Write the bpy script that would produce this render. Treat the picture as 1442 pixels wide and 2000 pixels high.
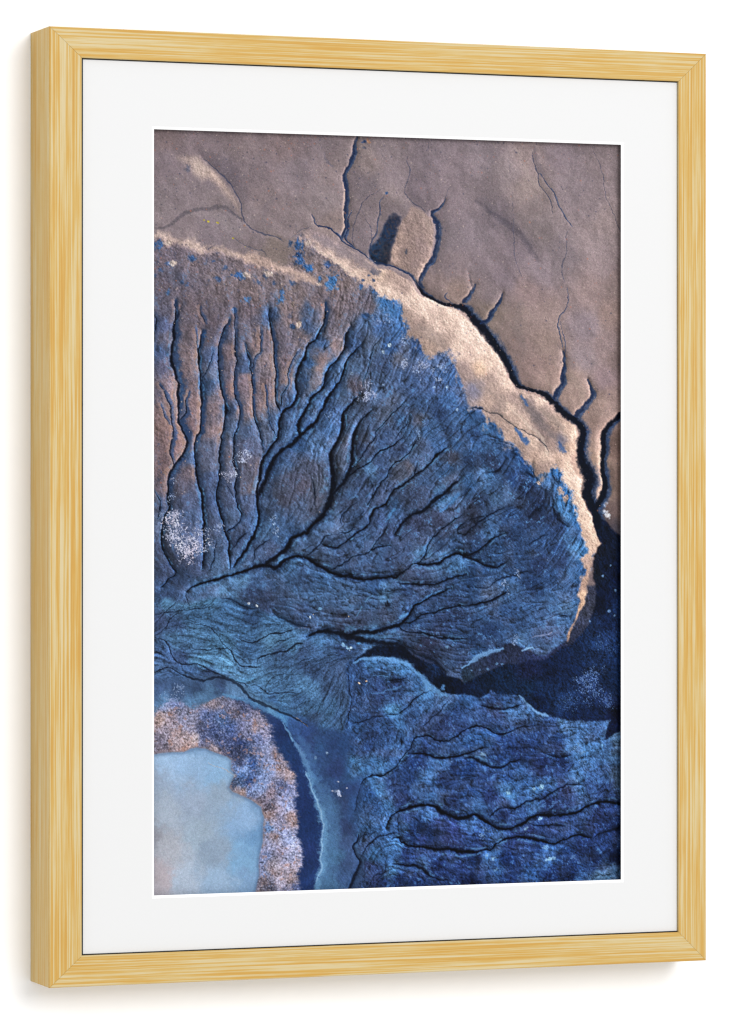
import bpy, bmesh, math
import numpy as np

# ------------------------------------------------------------------ clear, camera, light, exposure
for o in list(bpy.data.objects):
    bpy.data.objects.remove(o, do_unlink=True)
scene = bpy.context.scene
COL = scene.collection
U = 0.0004                       # one unit of the plan below is 0.4 mm
FW, FH, FD = 1415.0, 1879.0, 132.0   # frame width, height, depth in units

cam_data = bpy.data.cameras.new('camera')
cam = bpy.data.objects.new('camera', cam_data)
COL.objects.link(cam)
cam.location = ((-2336.3 - FW / 2) * U, -7916.3 * U, 0.0)
cam.rotation_euler = (math.radians(90), 0, -math.atan2(502.0, 1323.0))
cam_data.sensor_fit = 'AUTO'
cam_data.sensor_width = 36.0
cam_data.lens = 8230.0 / 2000.0 * 36.0
cam_data.shift_y = -9.5 / 2000.0
cam_data.clip_start = 0.05
cam_data.clip_end = 60
scene.camera = cam

world = bpy.data.worlds.new('World')
scene.world = world
world.use_nodes = True
bg = world.node_tree.nodes['Background']
bg.inputs['Color'].default_value = (1.0, 1.0, 1.0, 1)
bg.inputs['Strength'].default_value = 0.89          # even studio fill

def area(name, loc, target, size, power):
    d = bpy.data.lights.new(name, 'AREA'); d.shape = 'SQUARE'; d.size = size; d.energy = power; d.color = (1.0, 1.0, 1.0)
    o = bpy.data.objects.new(name, d); COL.objects.link(o); o.location = loc
    v = np.array(target, float) - np.array(loc, float)
    import mathutils
    o.rotation_euler = mathutils.Vector(v).to_track_quat('-Z', 'Y').to_euler()
    return o
area('softbox_light', (1.2, -6.0, 2.0), (0, 0, 0), 2.6, 226.0)

vs = scene.view_settings
vs.view_transform = 'Standard'; vs.look = 'None'; vs.exposure = 0.0; vs.gamma = 1.0; vs.use_curve_mapping = False
scene.render.engine = 'CYCLES'
scene.cycles.filter_width = 1.3 if hasattr(scene.cycles, 'filter_width') else 1.5

# ------------------------------------------------------------------ materials
def mat_new(name):
    m = bpy.data.materials.new(name); m.use_nodes = True
    return m, m.node_tree.nodes, m.node_tree.links, m.node_tree.nodes['Principled BSDF']

def plain(name, rgb, rough, spec=0.3, grain=0.0, scale=300.0, bump=0.0):
    m, N, Lk, P = mat_new(name)
    P.inputs['Roughness'].default_value = rough; P.inputs['Specular IOR Level'].default_value = spec
    tc = N.new('ShaderNodeTexCoord'); no = N.new('ShaderNodeTexNoise'); no.inputs['Scale'].default_value = scale; no.inputs['Detail'].default_value = 4
    Lk.new(tc.outputs['Object'], no.inputs['Vector'])
    rp = N.new('ShaderNodeValToRGB'); e = rp.color_ramp.elements
    e[0].position = 0.3; e[1].position = 0.7
    e[0].color = tuple(c * (1 - grain) for c in rgb) + (1,); e[1].color = tuple(min(1, c * (1 + grain)) for c in rgb) + (1,)
    Lk.new(no.outputs['Fac'], rp.inputs['Fac']); Lk.new(rp.outputs['Color'], P.inputs['Base Color'])
    if bump:
        b = N.new('ShaderNodeBump'); b.inputs['Strength'].default_value = bump; b.inputs['Distance'].default_value = 0.0003
        Lk.new(no.outputs['Fac'], b.inputs['Height']); Lk.new(b.outputs['Normal'], P.inputs['Normal'])
    return m

def wood():
    """pale varnished softwood: fine straight growth lines along the rail, honey on cream"""
    m, N, Lk, P = mat_new('pale_striped_wood')
    P.inputs['Roughness'].default_value = 0.55; P.inputs['Specular IOR Level'].default_value = 0.2
    uvn = N.new('ShaderNodeUVMap'); uvn.uv_map = 'grain'
    def noise(sx, sy, detail, rough, seed, dist=0.0):
        mp = N.new('ShaderNodeMapping'); mp.inputs['Scale'].default_value = (sx, sy, 1); mp.inputs['Location'].default_value = (seed, seed * 1.7, 0)
        no = N.new('ShaderNodeTexNoise'); no.inputs['Scale'].default_value = 1.0; no.inputs['Detail'].default_value = detail
        no.inputs['Roughness'].default_value = rough; no.inputs['Distortion'].default_value = dist
        Lk.new(uvn.outputs['UV'], mp.inputs['Vector']); Lk.new(mp.outputs['Vector'], no.inputs['Vector'])
        return no.outputs['Fac']
    def mth(op, a, b):
        n = N.new('ShaderNodeMath'); n.operation = op
        for i, v in enumerate((a, b)):
            if isinstance(v, (int, float)): n.inputs[i].default_value = v
            else: Lk.new(v, n.inputs[i])
        return n.outputs[0]
    # uv is in units (0.4 mm): u along the rail, v across it
    lines = noise(0.0022, 0.25, 2.0, 0.55, 3.1)
    fine = noise(0.009, 0.75, 2.0, 0.6, 11.0)
    broad = noise(0.0016, 0.035, 2.0, 0.5, 27.0)
    flame = noise(0.009, 0.05, 3.0, 0.6, 41.0)
    s = mth('ADD', mth('MULTIPLY', lines, 0.66), mth('ADD', mth('MULTIPLY', fine, 0.30), mth('ADD', mth('MULTIPLY', broad, 0.10), mth('MULTIPLY', flame, 0.14))))
    rp = N.new('ShaderNodeValToRGB'); el = rp.color_ramp.elements
    K = WOOD_RAMP
    el[0].position, el[0].color = K[0][0], (*K[0][1], 1)
    el[1].position, el[1].color = K[-1][0], (*K[-1][1], 1)
    for pz, c in K[1:-1]:
        e = el.new(pz); e.color = (*c, 1)
    Lk.new(s, rp.inputs['Fac']); Lk.new(rp.outputs['Color'], P.inputs['Base Color'])
    b = N.new('ShaderNodeBump'); b.inputs['Strength'].default_value = 0.12; b.inputs['Distance'].default_value = 0.0002
    Lk.new(s, b.inputs['Height']); Lk.new(b.outputs['Normal'], P.inputs['Normal'])
    return m
def lin(h, k=1.0):
    c = [int(h[i:i + 2], 16) / 255 for i in (0, 2, 4)]
    return tuple((v / 12.92 if v <= 0.04045 else ((v + 0.055) / 1.055) ** 2.4) * k for v in c)
LIGHT = 1.36                      # light arriving on the front of the picture, used to set print and paint reflectances
WOOD_RAMP = [(0.44, lin('d3a253', 1 / LIGHT)), (0.52, lin('d9a850', 1 / LIGHT)), (0.60, lin('dcb96f', 1 / LIGHT)), (0.66, lin('e0ca96', 1 / LIGHT)), (0.74, lin('e2d0a4', 1 / LIGHT))]

# ------------------------------------------------------------------ building helpers (plan units: x right from the frame's left edge, z up from its middle, y depth behind the front face)
def W(x, y, z):
    return ((x - FW / 2) * U, y * U, z * U)
def link(name, me, m, parent=None):
    o = bpy.data.objects.new(name, me); COL.objects.link(o)
    me.materials.append(m)
    if parent is not None: o.parent = parent
    return o
def box_faces(name, verts, faces, m, parent, smooth=False):
    me = bpy.data.meshes.new(name); me.from_pydata([W(*v) for v in verts], [], faces); me.update()
    return link(name, me, m, parent)

# ------------------------------------------------------------------ what is printed on the sheet: outlines, colours and channels in thousandths of the print's width
REGION_OUTLINE = {
 'bowl': '-6,206 13,212 26,224 54,220 76,228 90,238 106,242 122,240 141,244 168,250 193,260 223,271 263,274 286,250 295,208 310,206 320,212 334,225 350,238 371,246 385,259 399,272 423,282 441,295 460,303 470,316 498,322 512,328 517,348 531,370 536,392 554,403 573,429 602,431 621,422 633,441 640,470 660,508 653,508 667,543 693,540 701,560 703,578 725,578 737,595 741,610 756,612 768,621 787,641 806,661 811,679 833,676 845,663 860,659 872,667 876,690 889,714 893,737 901,759 908,779 913,799 920,817 925,837 908,846 920,868 915,891 908,916 908,916 912,930 904,943 903,954 896,972 889,983 878,1006 869,1026 845,1036 821,1045 806,1029 768,1020 744,1022 739,1031 722,1035 698,1039 667,1057 653,1068 660,1072 635,1083 614,1072 583,1049 531,1035 498,1028 460,1032 420,1045 397,1043 366,1034 320,1024 286,972 251,960 205,943 127,923 67,935 44,926 -6,926',
 'ridge': '297,204 320,192 343,194 366,202 390,217 413,232 437,243 451,250 470,262 498,268 521,279 543,289 554,308 576,321 602,331 628,340 645,346 653,355 667,368 684,385 701,410 720,432 737,454 751,478 768,498 787,506 809,513 830,522 840,535 857,550 874,564 893,572 901,584 903,595 902,605 896,623 891,636 893,658 906,672 914,681 913,696 908,710 913,728 925,741 935,759 940,777 946,797 954,814 942,828 932,844 932,862 927,884 924,904 924,914 920,937 908,954 898,974 889,990 881,1008 879,1010 878,1006 889,983 896,972 902,954 904,943 912,930 908,916 914,905 910,911 915,891 920,868 908,846 925,837 920,817 913,799 908,779 901,759 893,737 889,714 876,690 872,667 860,659 845,663 833,676 811,679 806,661 787,641 768,621 756,612 741,610 737,595 732,585 725,578 703,578 701,560 693,540 667,543 653,508 640,470 633,441 621,422 602,431 573,429 554,403 536,392 531,370 517,348 512,328 498,322 470,316 460,303 441,295 423,282 399,272 385,259 371,246 350,238 334,225 320,212 306,208',
 'crest': '-6,194 19,201 44,207 74,215 95,223 108,234 118,229 136,229 159,237 182,243 205,240 228,249 263,259 298,269 335,283 335,297 298,286 263,275 223,271 193,261 168,251 141,245 122,241 106,243 90,239 76,229 54,222 26,227 13,212 -6,205',
 'duneA': '49,56 74,52 95,52 118,71 136,85 154,107 168,126 176,143 176,163 172,148 159,131 141,114 127,99 113,90 99,95 86,87 70,68',
 'island': '543,137 569,148 585,160 590,178 588,200 586,222 583,240 569,258 560,276 552,289 538,272 507,255 495,246 500,219 507,186 517,169',
 'hollow': '495,158 517,155 514,175 504,200 500,219 498,244 488,254 470,254 454,246 451,229 455,216 470,205 481,185',
 'slope': '920,905 945,906 943,928 940,957 930,979 913,995 893,1015 869,1027 833,1047 785,1058 749,1062 713,1073 684,1083 653,1096 653,1068 667,1057 698,1039 722,1035 739,1031 744,1022 768,1020 787,1032 816,1044 828,1045 845,1036 869,1023 884,1008 896,981 908,954',
 'deep': '913,719 935,719 949,737 957,763 974,775 986,790 1006,803 1006,1194 988,1199 964,1210 966,1197 976,1172 942,1174 906,1171 869,1168 840,1163 818,1154 802,1145 787,1136 775,1122 761,1117 744,1118 725,1113 710,1106 696,1117 682,1122 653,1116 626,1116 602,1109 583,1093 566,1078 545,1060 531,1049 507,1042 479,1035 460,1035 437,1037 423,1043 446,1028 470,1017 498,1017 521,1024 545,1040 569,1049 597,1058 616,1078 645,1087 653,1094 684,1081 713,1071 749,1060 785,1056 833,1047 869,1026 893,1015 913,995 930,979 940,957 945,928 942,906 937,884 937,839 952,817 947,795 940,772 935,750',
 'braid': '-6,922 44,926 67,935 127,923 205,943 251,960 286,972 320,998 366,996 413,1006 432,1026 420,1043 408,1052 407,1074 408,1100 413,1126 407,1148 399,1176 394,1192 343,1182 319,1173 293,1157 267,1148 240,1137 217,1126 198,1115 182,1097 154,1081 127,1077 97,1081 74,1080 -1,1079',
 'southeast': '420,1043 446,1034 479,1036 507,1042 531,1049 545,1060 566,1078 583,1093 602,1109 626,1116 660,1116 653,1116 682,1122 696,1117 710,1106 725,1113 744,1118 761,1117 775,1122 787,1136 802,1145 818,1154 840,1163 869,1168 906,1171 942,1174 976,1172 966,1197 964,1210 988,1199 1006,1194 1006,1522 660,1512 413,1505 423,1462 427,1444 420,1427 418,1409 420,1387 425,1341 432,1304 430,1278 406,1282 397,1242 399,1211 394,1192 399,1176 407,1148 413,1126 408,1100 407,1074 408,1052',
 'river': '319,1173 343,1182 394,1192 399,1211 397,1242 406,1282 430,1278 432,1304 425,1341 420,1387 418,1409 420,1427 427,1444 423,1462 411,1505 329,1503 334,1481 348,1460 345,1442 349,1416 349,1372 343,1350 343,1333 334,1315 322,1280 325,1278 314,1251 300,1223 284,1201 286,1203 267,1174 251,1159 233,1150 228,1132 251,1144 293,1160',
 'shore': '-6,1079 22,1082 74,1081 127,1078 159,1084 187,1101 205,1121 230,1135 242,1141 242,1159 219,1150 182,1132 159,1118 118,1118 97,1131 76,1139 56,1126 33,1117 13,1125 -6,1142',
 'navy': '173,1119 205,1130 228,1141 235,1154 251,1159 267,1174 286,1203 284,1201 300,1223 314,1251 325,1278 322,1280 334,1315 343,1333 343,1350 349,1372 349,1416 345,1442 348,1460 334,1481 331,1503 298,1502 293,1469 298,1448 300,1415 291,1389 295,1362 284,1319 291,1310 286,1266 265,1240 237,1209 228,1185 205,1152',
 'reeds': '-6,1140 13,1127 33,1117 56,1125 76,1137 97,1128 118,1115 159,1115 182,1123 205,1134 228,1154 244,1176 242,1205 247,1209 274,1240 292,1266 298,1310 289,1319 302,1363 296,1389 307,1415 305,1448 298,1469 307,1503 212,1500 219,1467 219,1435 225,1402 226,1370 228,1352 222,1332 200,1317 164,1301 157,1292 162,1279 168,1268 161,1257 161,1238 150,1229 127,1222 106,1213 90,1211 74,1213 60,1220 33,1219 -6,1224',
 'pond': '-6,1225 33,1220 60,1220 74,1214 90,1212 106,1214 127,1223 150,1230 160,1239 160,1257 167,1268 161,1279 156,1292 163,1302 199,1318 221,1334 227,1353 225,1370 224,1402 218,1435 218,1467 211,1500 212,1513 -6,1507',
}
REGION_COLOUR = {
 'taupe': '22,17,857678 90,19,82757a 182,23,84777a 274,21,857678 321,9,7b6e72 22,60,84787e 205,77,82767b 298,75,857a80 147,90,6f666e 44,125,857a7f 136,131,83787b 228,131,8a7d80 22,151,8d8286 159,176,857b80 56,189,8c8085 205,208,7f7478 274,185,877b7e 113,201,867b82 251,229,827672 67,211,8c8083 343,19,80757a 378,73,8a7d7f 355,128,8a7f82 448,49,8d8080 484,26,84797d 437,93,81767c 507,81,8c8085 507,114,8d8183 578,46,83787f 554,102,7c7178 626,67,867a80 626,133,83777d 626,199,7f757b 621,255,877a7e 437,192,857a80 437,150,7d7276 493,147,7d7276 378,171,8a7c7b 701,32,8b8086 787,36,a09090 749,53,93878a 869,27,887c82 966,36,8c7f82 689,109,81767b 797,98,978987 893,93,8d8186 809,129,867a7b 725,153,7a7077 930,126,94878b 966,159,9c8d8d 682,187,8a7f86 821,173,867b7d 942,204,988a8c 773,219,7f747b 701,242,897d83 869,228,8b8085 966,248,97888a 821,262,8c8086 737,275,81757c 986,282,8c7c7a 713,307,8c7f83 797,306,917f7f 942,304,9a8887 713,341,8f8079 773,362,94837f 833,350,9a8885 918,371,93868c 979,348,a08b86 785,417,8f7d7a 833,406,9c8983 918,438,93868a 966,415,9a8888 809,457,998480 845,484,a38d86 893,483,b09a92 898,517,aa948c 966,482,99868a 954,527,a9938b 979,516,a08b86 942,583,a38c84 991,437,8b7a78 602,298,8d7d7c 638,309,9a8781 942,616,b59c91 942,638,bfa595 952,694,c3a898 991,616,856f68 991,683,847069 991,750,7a6866 996,784,55505a',
 'duneA': '97,76,c2ada5 127,90,bda69d 159,122,ac9791 175,152,a08d88 67,59,ab9893',
 'crest': '13,205,c3b0a8 44,213,b5a29b 83,225,cbb7ad 118,236,b5a29b 159,244,c0aca3 193,249,bda79c 228,257,b09b92 263,263,c0aaa0 309,278,b8a399',
 'island': '543,148,998782 573,167,978580 531,179,94827d 566,212,948280 512,197,a8938a 507,235,b49d92 531,234,8f7d78 554,256,8d7c7a 581,211,a8948c 564,262,c0a89c',
 'hollow': '507,164,2c3c62 498,180,2a3f6c 488,198,2a4a80 470,216,2a4f86 484,224,3b4660 465,240,1f4a84 493,242,2a3450',
 'ridge': '331,199,94868a 355,209,94868a 390,228,958788 425,247,9c8b87 460,269,a08d86 495,277,a8938a 320,208,b8a39a 334,218,d0bab0 366,242,d4beb2 390,259,d6c0b2 418,278,d2bcae 472,273,dcc4b0 507,290,b5a096 451,296,cdb6a8 484,309,ddc7b8 526,302,ab978f 554,317,c9b3a6 507,320,d8c2b4 536,328,d9c3b5 566,343,d8c2b4 590,354,c4afa4 554,376,9c8982 526,350,9a8880 545,387,94827a 590,387,d8c1b4 626,364,d5beb0 650,386,e0c9bb 614,408,a8958c 578,418,a08d82 638,424,dcc5b6 650,459,9a8985 667,386,dcc6b8 689,419,dcc5b7 713,445,d8c0b1 667,430,d5bdb0 689,461,d2b69f 732,469,d0baad 667,474,a3918c 713,480,a8958d 677,499,7d7c8e 749,496,cdb7a9 732,507,b5a096 710,525,b7a195 761,518,a08d87 753,540,d0b9aa 725,547,9a8983 737,567,a8948a 787,515,b09b90 821,526,d8c1b2 797,533,8a7c7c 816,555,6f6668 833,546,a8948c 857,566,a89488 787,566,c9b2a4 821,586,8a7a78 845,584,94827c 881,581,c0a899 893,588,d2baa8 806,595,c8b0a2 753,606,b09a8e 787,621,9a8880 806,608,d8c1b0 833,607,8a7a76 850,614,a08c84 869,607,6a6a7a 884,616,bfa593 809,639,b8a092 826,661,a08c84 833,639,d8c0b0 864,643,c4ab9c 884,652,d8bfad 889,679,dcc4b3 903,687,e0c8b8 898,714,d9c0ae 908,746,d8bfae 923,768,d4bba9 923,795,cbb19f 937,813,d8bda9 930,835,cfb4a2 920,851,b8a096 925,873,b89c8c 920,902,b89b8b 918,919,dab99f 913,941,d2b096 901,961,caa78d 890,988,b6957f',
 'bowl': '22,244,75696e 90,264,7b6f71 182,269,857877 274,283,84776f 44,293,63616f 136,296,7c706f 228,294,80736f 343,271,857872 390,296,8a7b72 22,308,6a6067 67,318,6f6468 136,312,746868 205,320,7d6f6b 298,305,84766f 286,343,8a7a74 22,336,64606c 79,346,736668 141,351,70666b 205,350,72666a 240,359,3f5378 286,365,857672 321,349,4f5a75 17,384,51597a 24,409,5f5f72 6,438,42547a 63,394,75686a 65,437,85746f 63,470,86736d 76,502,7a6a6a 122,382,6f6266 147,399,5c5e72 152,434,7a6a6b 147,469,6b636e 182,414,5f6072 187,457,46597e 205,414,85746f 233,407,74686c 235,450,8a7a74 270,413,726a74 270,456,7d6e70 309,401,7d706f 321,384,455a80 22,470,5a5a72 33,502,94807c 42,524,a08a82 13,513,6a6068 79,534,8b7672 74,589,7d6867 13,589,8a7267 51,599,97796a 111,502,3d5b86 118,447,4a5a7e 127,480,5a6680 122,545,8a7876 124,588,8f7c78 154,508,857070 159,545,46587c 154,588,4d6080 187,490,87767a 189,544,8f7d7a 187,594,4c6084 219,540,8f7c78 219,511,7a6b6c 228,577,55637f 242,511,7f6e6c 251,566,3f5578 267,489,82736f 265,511,56617c 281,528,3d557e 316,489,35527c 321,456,3d6498 286,576,375680 286,603,3f5d88 321,565,44699c 338,324,786c6c 378,313,837572 413,334,7b6e6d 448,340,6f6870 378,352,7d6f6d 373,379,736b72 348,445,85746f 338,467,8a7a74 329,489,6d6a72 376,418,8b7a74 348,416,44679a 390,374,6a666e 441,371,44648f 488,344,4a7cb4 479,377,3d5f94 503,366,4672ac 512,394,3a68a4 420,413,35507c 460,413,4d6382 498,421,345c98 507,443,5d6478 484,456,3a5078 531,421,586888 554,420,3a5a90 423,466,4d6a92 420,499,645f6a 380,466,43638e 371,499,3d5f8e 343,532,3f6291 390,510,44628a 334,554,44638c 413,523,3d4f6c 366,550,3d5c8c 366,582,3d6498 472,476,3d5478 519,482,44608e 465,518,4d6a96 493,529,50607e 484,553,47556e 446,575,41567a 408,576,46638c 566,442,5c74a0 554,497,3a588a 590,497,40629a 602,442,57709c 616,479,3f66a0 554,530,34527f 621,526,3a64a0 554,564,4b5468 521,562,34537f 602,552,27406c 645,563,3d6499 578,585,3a6296 626,585,2b4670 531,597,35557f 660,508,5a72a0 689,529,5c72a0 662,556,2c5488 701,585,346094 677,592,2b4c80 773,589,3f6ba4 13,625,7d6a68 13,664,7a6663 51,620,8b7470 56,642,7d6868 13,702,6a6068 15,733,4a536c 13,772,54627e 6,836,3a4560 74,642,4f6a94 67,670,6d6268 58,700,5f5d6e 63,728,4d5878 79,761,4a5f86 108,631,5a6178 111,652,575f78 113,691,44557a 113,728,3c5078 120,772,46597d 90,793,5a688c 67,847,3f4a68 90,858,3d4d70 22,865,39486a 150,631,5c5f70 154,717,465474 159,761,4a6288 150,826,3c5478 193,624,5a6280 200,652,5d5c6c 198,696,58596a 191,739,46587c 193,765,3f5c8a 177,804,34486c 240,652,2d4264 274,652,466490 286,684,4a5168 274,717,464c60 309,695,4f4f60 251,739,3c5072 309,750,47597a 228,783,3f648f 251,772,3d5f8c 286,783,33537f 205,837,44608c 247,822,43567c 263,800,36557f 309,816,3d6291 228,837,3c5278 136,859,4a6c96 309,615,3a6094 217,887,33537f 286,859,3d6a9c 309,881,2f4a72 159,898,446c98 182,880,4a78a4 90,897,3f6490 56,880,2f4468 22,901,34507c 338,619,466a98 334,663,4a526a 343,695,4c566a 348,728,4d5060 334,750,3c4458 397,610,5d6a86 390,651,4c5a74 385,684,3a4a66 437,609,3f4c66 430,623,32456a 484,607,3a5888 425,656,33415c 519,622,344c78 470,653,3a5480 451,664,4a78a8 437,695,3a5078 479,669,36507c 531,613,40608f 554,640,46628e 554,618,3f5577 519,673,4b566c 538,653,585a68 484,710,3f547c 602,613,3c66a0 638,613,2f5588 626,639,3d475e 614,662,2f5586 566,688,38547f 626,688,4c5f80 531,719,344464 554,713,38486a 413,717,3d5f90 413,728,384664 425,768,35507a 366,768,4b73a6 378,781,5878a6 343,794,40628f 334,816,364c70 378,809,2c4a74 343,833,3c5478 390,838,3a527c 437,805,3c5f90 470,772,3a5484 460,794,3f5c8c 488,801,2e3f62 507,732,2f517f 554,772,343f60 545,790,3f5580 614,728,4b80b8 626,746,4a5f88 602,768,3a4464 566,812,4a5f88 564,829,4a82b8 531,827,38507c 495,849,344a74 472,838,385886 437,860,3d5c8c 413,866,34507c 531,871,3a4a6c 566,878,33456a 602,816,284168 614,790,3a4a6c 609,836,4a76aa 638,816,2d5080 638,861,34608f 578,865,4a6a98 343,881,2e527e 390,892,32557f 460,899,2c5184 531,904,2a4470 626,905,2c4c7c 667,617,34609a 713,612,33588a 667,644,243c64 713,650,27385c 701,677,3f74ac 667,695,305a8f 725,706,33537f 761,646,2b4f86 761,683,234278 749,712,4a6c9c 701,728,283c60 677,750,2d3852 725,721,3f6490 773,728,2a3a58 797,701,1f3560 833,688,3f74ae 857,672,3a70ac 821,728,1e335e 761,754,27497e 809,757,222f50 708,783,3a6499 667,783,283450 677,816,25406c 761,794,24406f 845,761,1f3560 864,739,3d78b4 881,754,4280ba 821,795,2c4f85 857,783,26406f 889,779,3a6ca6 725,834,284a7a 797,835,2a4878 857,821,2a4a80 908,824,4a84bc 689,861,274a7c 761,861,2b4d80 821,861,243a68 869,850,2a4270 893,873,3d6aa2 881,895,3a6299 667,883,1f3f6e 749,901,3f6ca4 809,901,1d3866 845,884,2b5088 667,917,24426f 713,918,4a648c 689,948,2f5588 667,970,2a4878 749,949,2c5086 797,938,30568c 857,923,3a649a 881,939,47709f 869,972,3f6aa0 821,960,3a5f94 773,978,2b4d80 713,993,203c6c 667,1010,1f3a66 761,1000,2f5488 684,1037,2c5890 773,1011,4f80b8 833,1012,3c5a88 857,1023,44689c 840,999,4a5f8c 725,1015,294a7c 343,920,3a5f8c 378,935,38567f 413,929,3f6490 448,925,34547f 390,964,3a4a6c 437,958,3f557c 484,954,3a4a6a 507,925,365480 425,975,3a4a6c 348,974,40608e 484,916,44729f 590,932,2a4674 638,921,2a4472 566,943,34568c 638,955,24365c 602,974,2c4270 543,976,26477a 578,1018,2c3454 543,1007,35507c 507,1002,3a6499 460,995,4a7cb0 638,977,2a4474 638,999,24426f 626,1028,34486f 626,1058,35527f 650,1041,2d4a7a 578,1036,222f50 554,1020,323c5c 205,914,2c3f64 228,928,2d3f62 274,924,2c4468 309,946,34507c 293,919,3a5f8c 159,914,44719f 147,905,5080ac',
 'slope': '930,919,3a3c48 925,950,40424c 913,977,3f4352 893,1003,2f3444 857,1034,2a3046 821,1050,2c3450 773,1038,2a3042 756,1029,222838 725,1048,262e42 689,1064,2c3648 667,1077,22303c 737,1058,303a50 785,1049,26304a',
 'deep': '942,705,0a1222 954,754,08122c 966,795,0b1730 986,813,0c1830 947,831,101a2c 966,862,0b1a38 949,873,0d1726 991,884,081430 979,907,0c1e40 966,919,0b1938 954,935,081228 991,951,122850 966,973,0f2146 947,979,132648 942,1017,16305c 966,1013,1b3666 906,1028,11264c 991,1029,132c5a 869,1050,0e1f42 942,1051,14294f 797,1072,131f42 845,1072,0c1c3e 893,1073,0f2246 930,1100,1c3464 979,1096,0f2448 701,1093,0a1c38 677,1108,0b1d3c 749,1093,0c2140 797,1105,0d2444 845,1117,112850 881,1135,1a3666 821,1139,0b1c3e 893,1151,0d1f44 942,1151,0e1f42 966,1138,1e3668 988,1163,080f26 979,1186,0c1838 645,1101,06122a 602,1091,050f22 554,1062,060f24 507,1029,060f22 470,1026,0a1a34 446,1032,081428 583,1062,12284c',
 'braid': '13,918,345078 26,928,4b7ea8 79,918,4f84ac 99,922,3f7098 13,965,3a4c74 44,972,35507c 90,951,386490 159,945,3a6898 205,956,2c4c78 136,973,3a6694 90,992,44749f 44,996,44719c 205,988,36608c 251,967,3c6a98 136,1003,3f7098 22,1030,40649a 51,1035,36507e 102,1035,4f88b4 147,1049,5590bc 90,1009,3d6690 193,1023,36608f 193,1043,44719f 240,1002,48789f 263,1037,35547f 286,1011,3f6c94 309,1024,34507a 251,1050,3a608a 205,1069,4f85b4 228,1082,4a7eac 170,1079,5a94c4 13,1047,41628f 67,1065,3a5f92 113,1074,2f4874 274,1087,3d6894 309,1099,4a7eac 217,1106,4a7cac 263,1122,4478a8 298,1120,345a88 309,1147,3f6c9c 321,1055,2f4a72 251,1126,34588a 343,1007,3f6e9f 378,1005,3c6494 334,1033,3a5f8f 366,1034,34547f 390,1025,2a4470 334,1066,2f4a74 366,1066,38547f 392,1060,3a5580 331,1099,4a7cac 366,1095,36527c 392,1111,37557f 334,1132,3a6490 366,1143,3a6490 390,1165,3a5f8f 355,1176,3f6fa0 334,1160,345078',
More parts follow.
